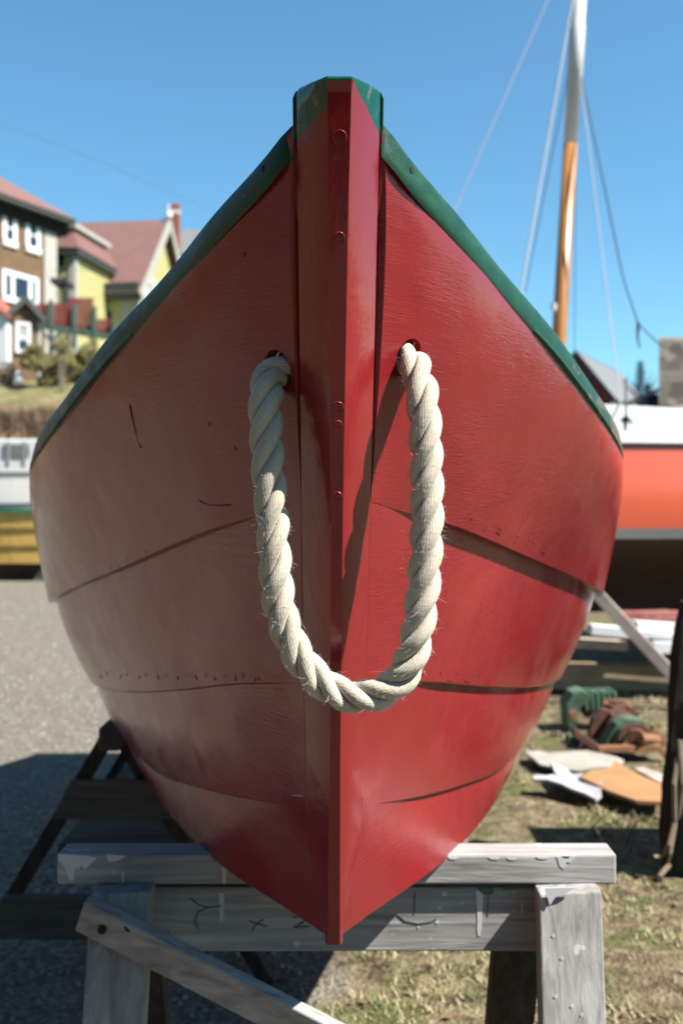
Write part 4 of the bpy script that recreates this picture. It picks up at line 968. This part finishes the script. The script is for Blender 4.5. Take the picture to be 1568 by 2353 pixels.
# ================= FAR RIGHT =================
YN=40; E0=W(1403,905,YN); dr=Vector((.49,.87,0)).normalized(); gr_=Vector((-.87,.49,0)).normalized(); wB=1.39; Lb=6.7; zA=W(0,806,YN+.68).z
bn=thing('barn','red barn with grey roof and white long side behind the white bulwark','barn',(E0.x,E0.y,0))
B_=lambda u_,w_,z: Vector((E0.x,E0.y,0))+dr*u_+gr_*w_+Zc*z
mb=MB(); mb.prism([B_(0,0,0),B_(0,2*wB,0),B_(0,2*wB,E0.z-.2),B_(0,wB,zA-.28),B_(0,0,E0.z-.2)],dr*Lb); part(mb,'wall',M['barn_red'],bn)
mb=MB(); mb.obox(B_(0,0,0),dr,-gr_,.02,Lb-.02,0,E0.z-.25,0,.05); part(mb,'side_cladding',M['white_wood'],bn)
for w_ in(-.22,2*wB+.22):
    mb=MB(); quad(mb,B_(-.2,w_,E0.z-.22),B_(Lb+.2,w_,E0.z-.22),B_(Lb+.2,wB,zA),B_(-.2,wB,zA),.08); part(mb,'roof',M['roof_grey'],bn)
    mb=MB(); mb.bar(B_(-.24,w_,E0.z-.32),B_(-.24,wB,zA-.1),.05,.16); part(mb,'barge_board',M['trim_dark'],bn)
for k in range(3):
    mb=MB(); mb.obox(B_(0,0,0),dr,-gr_,.7+k*1.7,1.7+k*1.7,E0.z-.85,E0.z-.4,.05,.08); part(mb,'opening',M['barn_red'],bn)
bs=thing('blue_shed','small blue shed with a grey sloping roof left of the tall shingled wall','shed',(W(1492,0,24).x,24,0))
a=W(1474,925,24); b=W(1510,905,24); mb=MB(); mb.box(((a.x+b.x)/2+.1,24.5,.5*(b.z)),(b.x-a.x-.05,1,b.z)); part(mb,'wall',M['blue'],bs)
mb=MB(); mb.bar(W(1466,918,23.9)+Vector((0,.5,0)),W(1516,893,23.9)+Vector((0,.5,0)),1.3,.09); part(mb,'roof',M['grey_x'],bs)
tw=thing('shingled_building','tall grey-brown shingled building cut off by the right edge','building',(W(1600,0,22).x,22,0))
a=W(1512,780,22); fp=[Vector((a.x,22,0)),Vector((a.x+5,22.4,0)),Vector((a.x+6.4,26.4,0)),Vector((a.x+1.5,26,0))]; mb=MB(); mb.prism(fp,Zc*a.z); part(mb,'wall',M['stone'],tw); mb=MB(); mb.prism([p+Zc*(a.z+.002) for p in fp],Zc*.07); part(mb,'parapet',M['trim'],tw)
def conifer(px,pyt,pyb,Y,label,lean=0):
    t=W(px,pyt,Y); b=W(px,pyb,Y); b.z=0; H=t.z; r=thing('spruce_tree',label,'tree',(b.x,Y,0))
    mb=MB(); mb.tube([b,t],[.16,.02],6); part(mb,'trunk',M['bark'],r)
    mb=MB()
    for k in range(2600):
        f=random.random()**.8; z=H*(.12+.88*f); R_=(1-f)*H*.20+.06; a=random.uniform(0,6.28); q=R_*random.uniform(.25,1.1)*(1+.25*math.sin(a*3+z*4)); p=Vector((b.x+math.cos(a)*q,Y+math.sin(a)*q,z-q*.25)); o_=Vector((math.cos(a),math.sin(a),-.3))*random.uniform(.08,.2); s_=Vector((-math.sin(a),math.cos(a),0))*.04
        mb.add([p-s_,p+s_,p+o_],[(0,1,2)])
    part(mb,'crown',M['conifer'],r,fix=False)
conifer(1469,828,930,45,'pointed dark spruce against the sky behind the white bulwark'); conifer(1485,880,930,52,'shorter spruce right of the pointed dark one'); 
def bare(px,pyt,Y,label):
    t=W(px,pyt,Y); r=thing('bare_tree',label,'tree',(t.x,Y,0)); mb=MB(); mb.tube([(t.x,Y,0),(t.x,Y,t.z*.7)],[.18,.1],6); part(mb,'trunk',M['bark'],r); mb=MB()
    for k in range(130):
        b0=Vector((t.x,Y,t.z*random.uniform(.35,.7))); e=Vector((t.x+random.gauss(0,.28)*t.z*.55,Y+random.gauss(0,1),t.z*random.uniform(.6,1))); mb.tube([b0,b0.lerp(e,.5)+Vector((0,0,.3)),e],[.05,.03,.012],3)
    part(mb,'crown',M['bark'],r,fix=False)
bare(1440,850,48,'bare grey tree left of the pointed spruce'); bare(1408,865,52,'bare grey tree rising behind the end of the barn roof'); bare(1500,890,50,'bare tree between the spruces and the shingled building')
# far tree line round the yard's edge, reflected in the paint
mb=MB()
for k in range(9000):
    x=random.uniform(-60,140); y=random.uniform(95,110); z=random.random()**1.5*4.5*(1+.4*math.sin(x*.21)+.3*math.sin(x*.07+1)); p=Vector((x,y,z)); mb.add([p+Vector((-.5,0,-.3)),p+Vector((.5,.2,-.3)),p+Vector((0,0,.7))],[(0,1,2)])
tag(mb.build('far_wood',M['conifer'],fix=False),kind='stuff',cat='wood',label='distant dark line of woods at the horizon')

# ================= GROUND COVER =================
def blades(n_,mat,name,lab,x0,x1,y0,y1,hh,keep):
    V=[];Fc=[]
    rng=np.random.default_rng(len(name)+n_)
    cl=[(rng.uniform(x0,x1),y0+(y1-y0)*rng.random()**1.6) for _ in range(n_//14)]
    for cx_,cy_ in cl:
        if not keep(cx_,cy_): continue
        k=rng.integers(8,20)
        for _ in range(k):
            x=cx_+rng.normal(0,.022);y=cy_+rng.normal(0,.022); a=rng.uniform(0,6.28); l=hh*rng.uniform(.3,1.2)*(.6+.5*math.sin(cx_*7)*math.sin(cy_*5)); t=rng.uniform(.4,1.4); s=.0018*(1+cy_*.25); dx,dy=math.cos(a),math.sin(a); b=len(V)
            V+=[(x-dy*s,y+dx*s,0),(x+dy*s,y-dx*s,0),(x+dx*l*t,y+dy*l*t,l*.8)]; Fc.append((b,b+1,b+2))
    me=bpy.data.meshes.new(name); me.from_pydata(V,[],Fc); me.materials.append(mat); o=bpy.data.objects.new(name,me); COL.objects.link(o)
    return tag(o,lab,'grass',kind='stuff')
kp=lambda x,y: x>-.32+.12*math.sin(y*3) and x<.62*y*.6+.9
blades(60000,M['blade_dry'],'dry_grass','short dry straw-coloured grass on the yard',-.6,3.4,1.7,7.5,.036,lambda x,y: kp(x,y) and math.sin(x*8+2)*math.sin(y*6+1)+.5*math.sin(x*21+y*13)>-.45)
blades(22000,M['blade_green'],'green_grass','sparse green grass tufts among the dry grass',-.6,3.2,1.7,7.5,.034,lambda x,y: kp(x,y) and math.sin(x*5+1)*math.sin(y*3.3)+.3*math.sin(x*17+y*9)>.15)
V=MB()
for k in range(3500):
    y=2.2+12*random.random()**1.5; x=random.uniform(-.5*y-.3,-.1); s=random.uniform(.003,.011)*(1+.1*y); a=[Vector((random.uniform(.6,1)*s*math.cos(t),random.uniform(.6,1)*s*math.sin(t),0)) for t in(0,1.2,2.4,3.6,5)]; c=Vector((x,y,0))
    V.add([c+q for q in a]+[c+q*.6+Vector((0,0,s*.6)) for q in a],[(0,1,6,5),(1,2,7,6),(2,3,8,7),(3,4,9,8),(4,0,5,9),(5,6,7,8,9)])
tag(V.build('pebbles',M['pebble'],fix=False),'loose grey pebbles on the gravel','gravel',kind='stuff')
V=MB()
for k in range(300):
    y=2+5*random.random(); x=random.uniform(-.2,.55*y); s=random.uniform(.006,.018); a=random.uniform(0,6.3); d1=Vector((math.cos(a),math.sin(a),random.uniform(-.1,.5)))*s; d2=Vector((-math.sin(a),math.cos(a),random.uniform(-.2,.4)))*s*.6; c=Vector((x,y,.012)); V.add([c-d1,c+d2,c+d1,c-d2],[(0,1,2,3)])
tag(V.build('leaf_litter',M['leaf'],fix=False),'scattered brown dead leaves in the grass','leaves',kind='stuff')

# added dark shed behind the camera, blocks sky fill and darkens hull reflections
bsd=thing('fill_blocker_shed','unseen dark shed added behind the viewer to block sky light on the hull','building',(-6,-6,0))
mb=MB(); mb.box((-6.5,-7,2.6),(17,5,5.2)); part(mb,'wall',M['dark_wood'],bsd)
mb=MB(); quad(mb,(-15.4,-4.2,5.15),(2.4,-4.2,5.15),(2.4,-7,7.6),(-15.4,-7,7.6),.1); part(mb,'roof',M['trim_dark'],bsd)
mb=MB(); quad(mb,(-15.4,-9.8,5.15),(2.4,-9.8,5.15),(2.4,-7.05,7.6),(-15.4,-7.05,7.6),.1); part(mb,'roof',M['trim_dark'],bsd)

ts=thing('shadow_caster_stack','unseen stack added beyond the right edge to cast a shadow on the grass','shadow caster',(1.66,3.42,0))  # added out of view, placed only for its shadow band on the grass
for k in range(5):
    mb=MB(); mb.box((1.66+.03*math.sin(k*2),3.42+.02*math.cos(k*3),.09+k*.18),(.62,.34,.17),(0,0,.1*math.sin(k*4))); part(mb,'timber',M['dark_wood'],ts,bevel=.006)

fs=thing('reflection_blocker_shed','unseen long brown shed added left of the yard to block sky reflections in the paint','building',(-17,7,0))  # added out of view, keeps bright sky from reflecting in stem and hull
mb=MB(); mb.box((-17.5,5,2.8),(7,19,5.6)); part(mb,'wall',M['shingle'],fs)
mb=MB(); quad(mb,(-13.6,-5,5.5),(-13.6,15,5.5),(-17.5,15,8.2),(-17.5,-5,8.2),.12); part(mb,'roof',M['roof_grey'],fs)
mb=MB(); quad(mb,(-21.4,-5,5.5),(-21.4,15,5.5),(-17.6,15,8.15),(-17.6,-5,8.15),.12); part(mb,'roof',M['roof_grey'],fs)

# all base colours darkened to offset the raised exposure and deepen the shade
for m_ in bpy.data.materials:
    if not m_.use_nodes or 'Principled BSDF' not in m_.node_tree.nodes: continue
    t_=m_.node_tree; bs_=t_.nodes['Principled BSDF'].inputs['Base Color']; mx=t_.nodes.new('ShaderNodeMix'); mx.data_type='RGBA'; mx.blend_type='MULTIPLY'; mx.inputs[0].default_value=1; k_={'white_topside_paint':.9,'orange_hull_paint':.85,'chalky_white_paint':.85,'white_window_paint':.85,'yard_ground':.69,'dry_grass_blades':.75,'grey_pebbles':.8,'weathered_grey_wood_x':.78,'weathered_grey_wood_z':.74,'rope_cotton':.74,'rope_fibre':.75}.get(m_.name,.66)*.76; mx.inputs[7].default_value=(k_,k_,k_,1)
    if bs_.is_linked: t_.links.new(bs_.links[0].from_socket,mx.inputs[6])
    else: mx.inputs[6].default_value=bs_.default_value
    t_.links.new(mx.outputs[2],bs_)
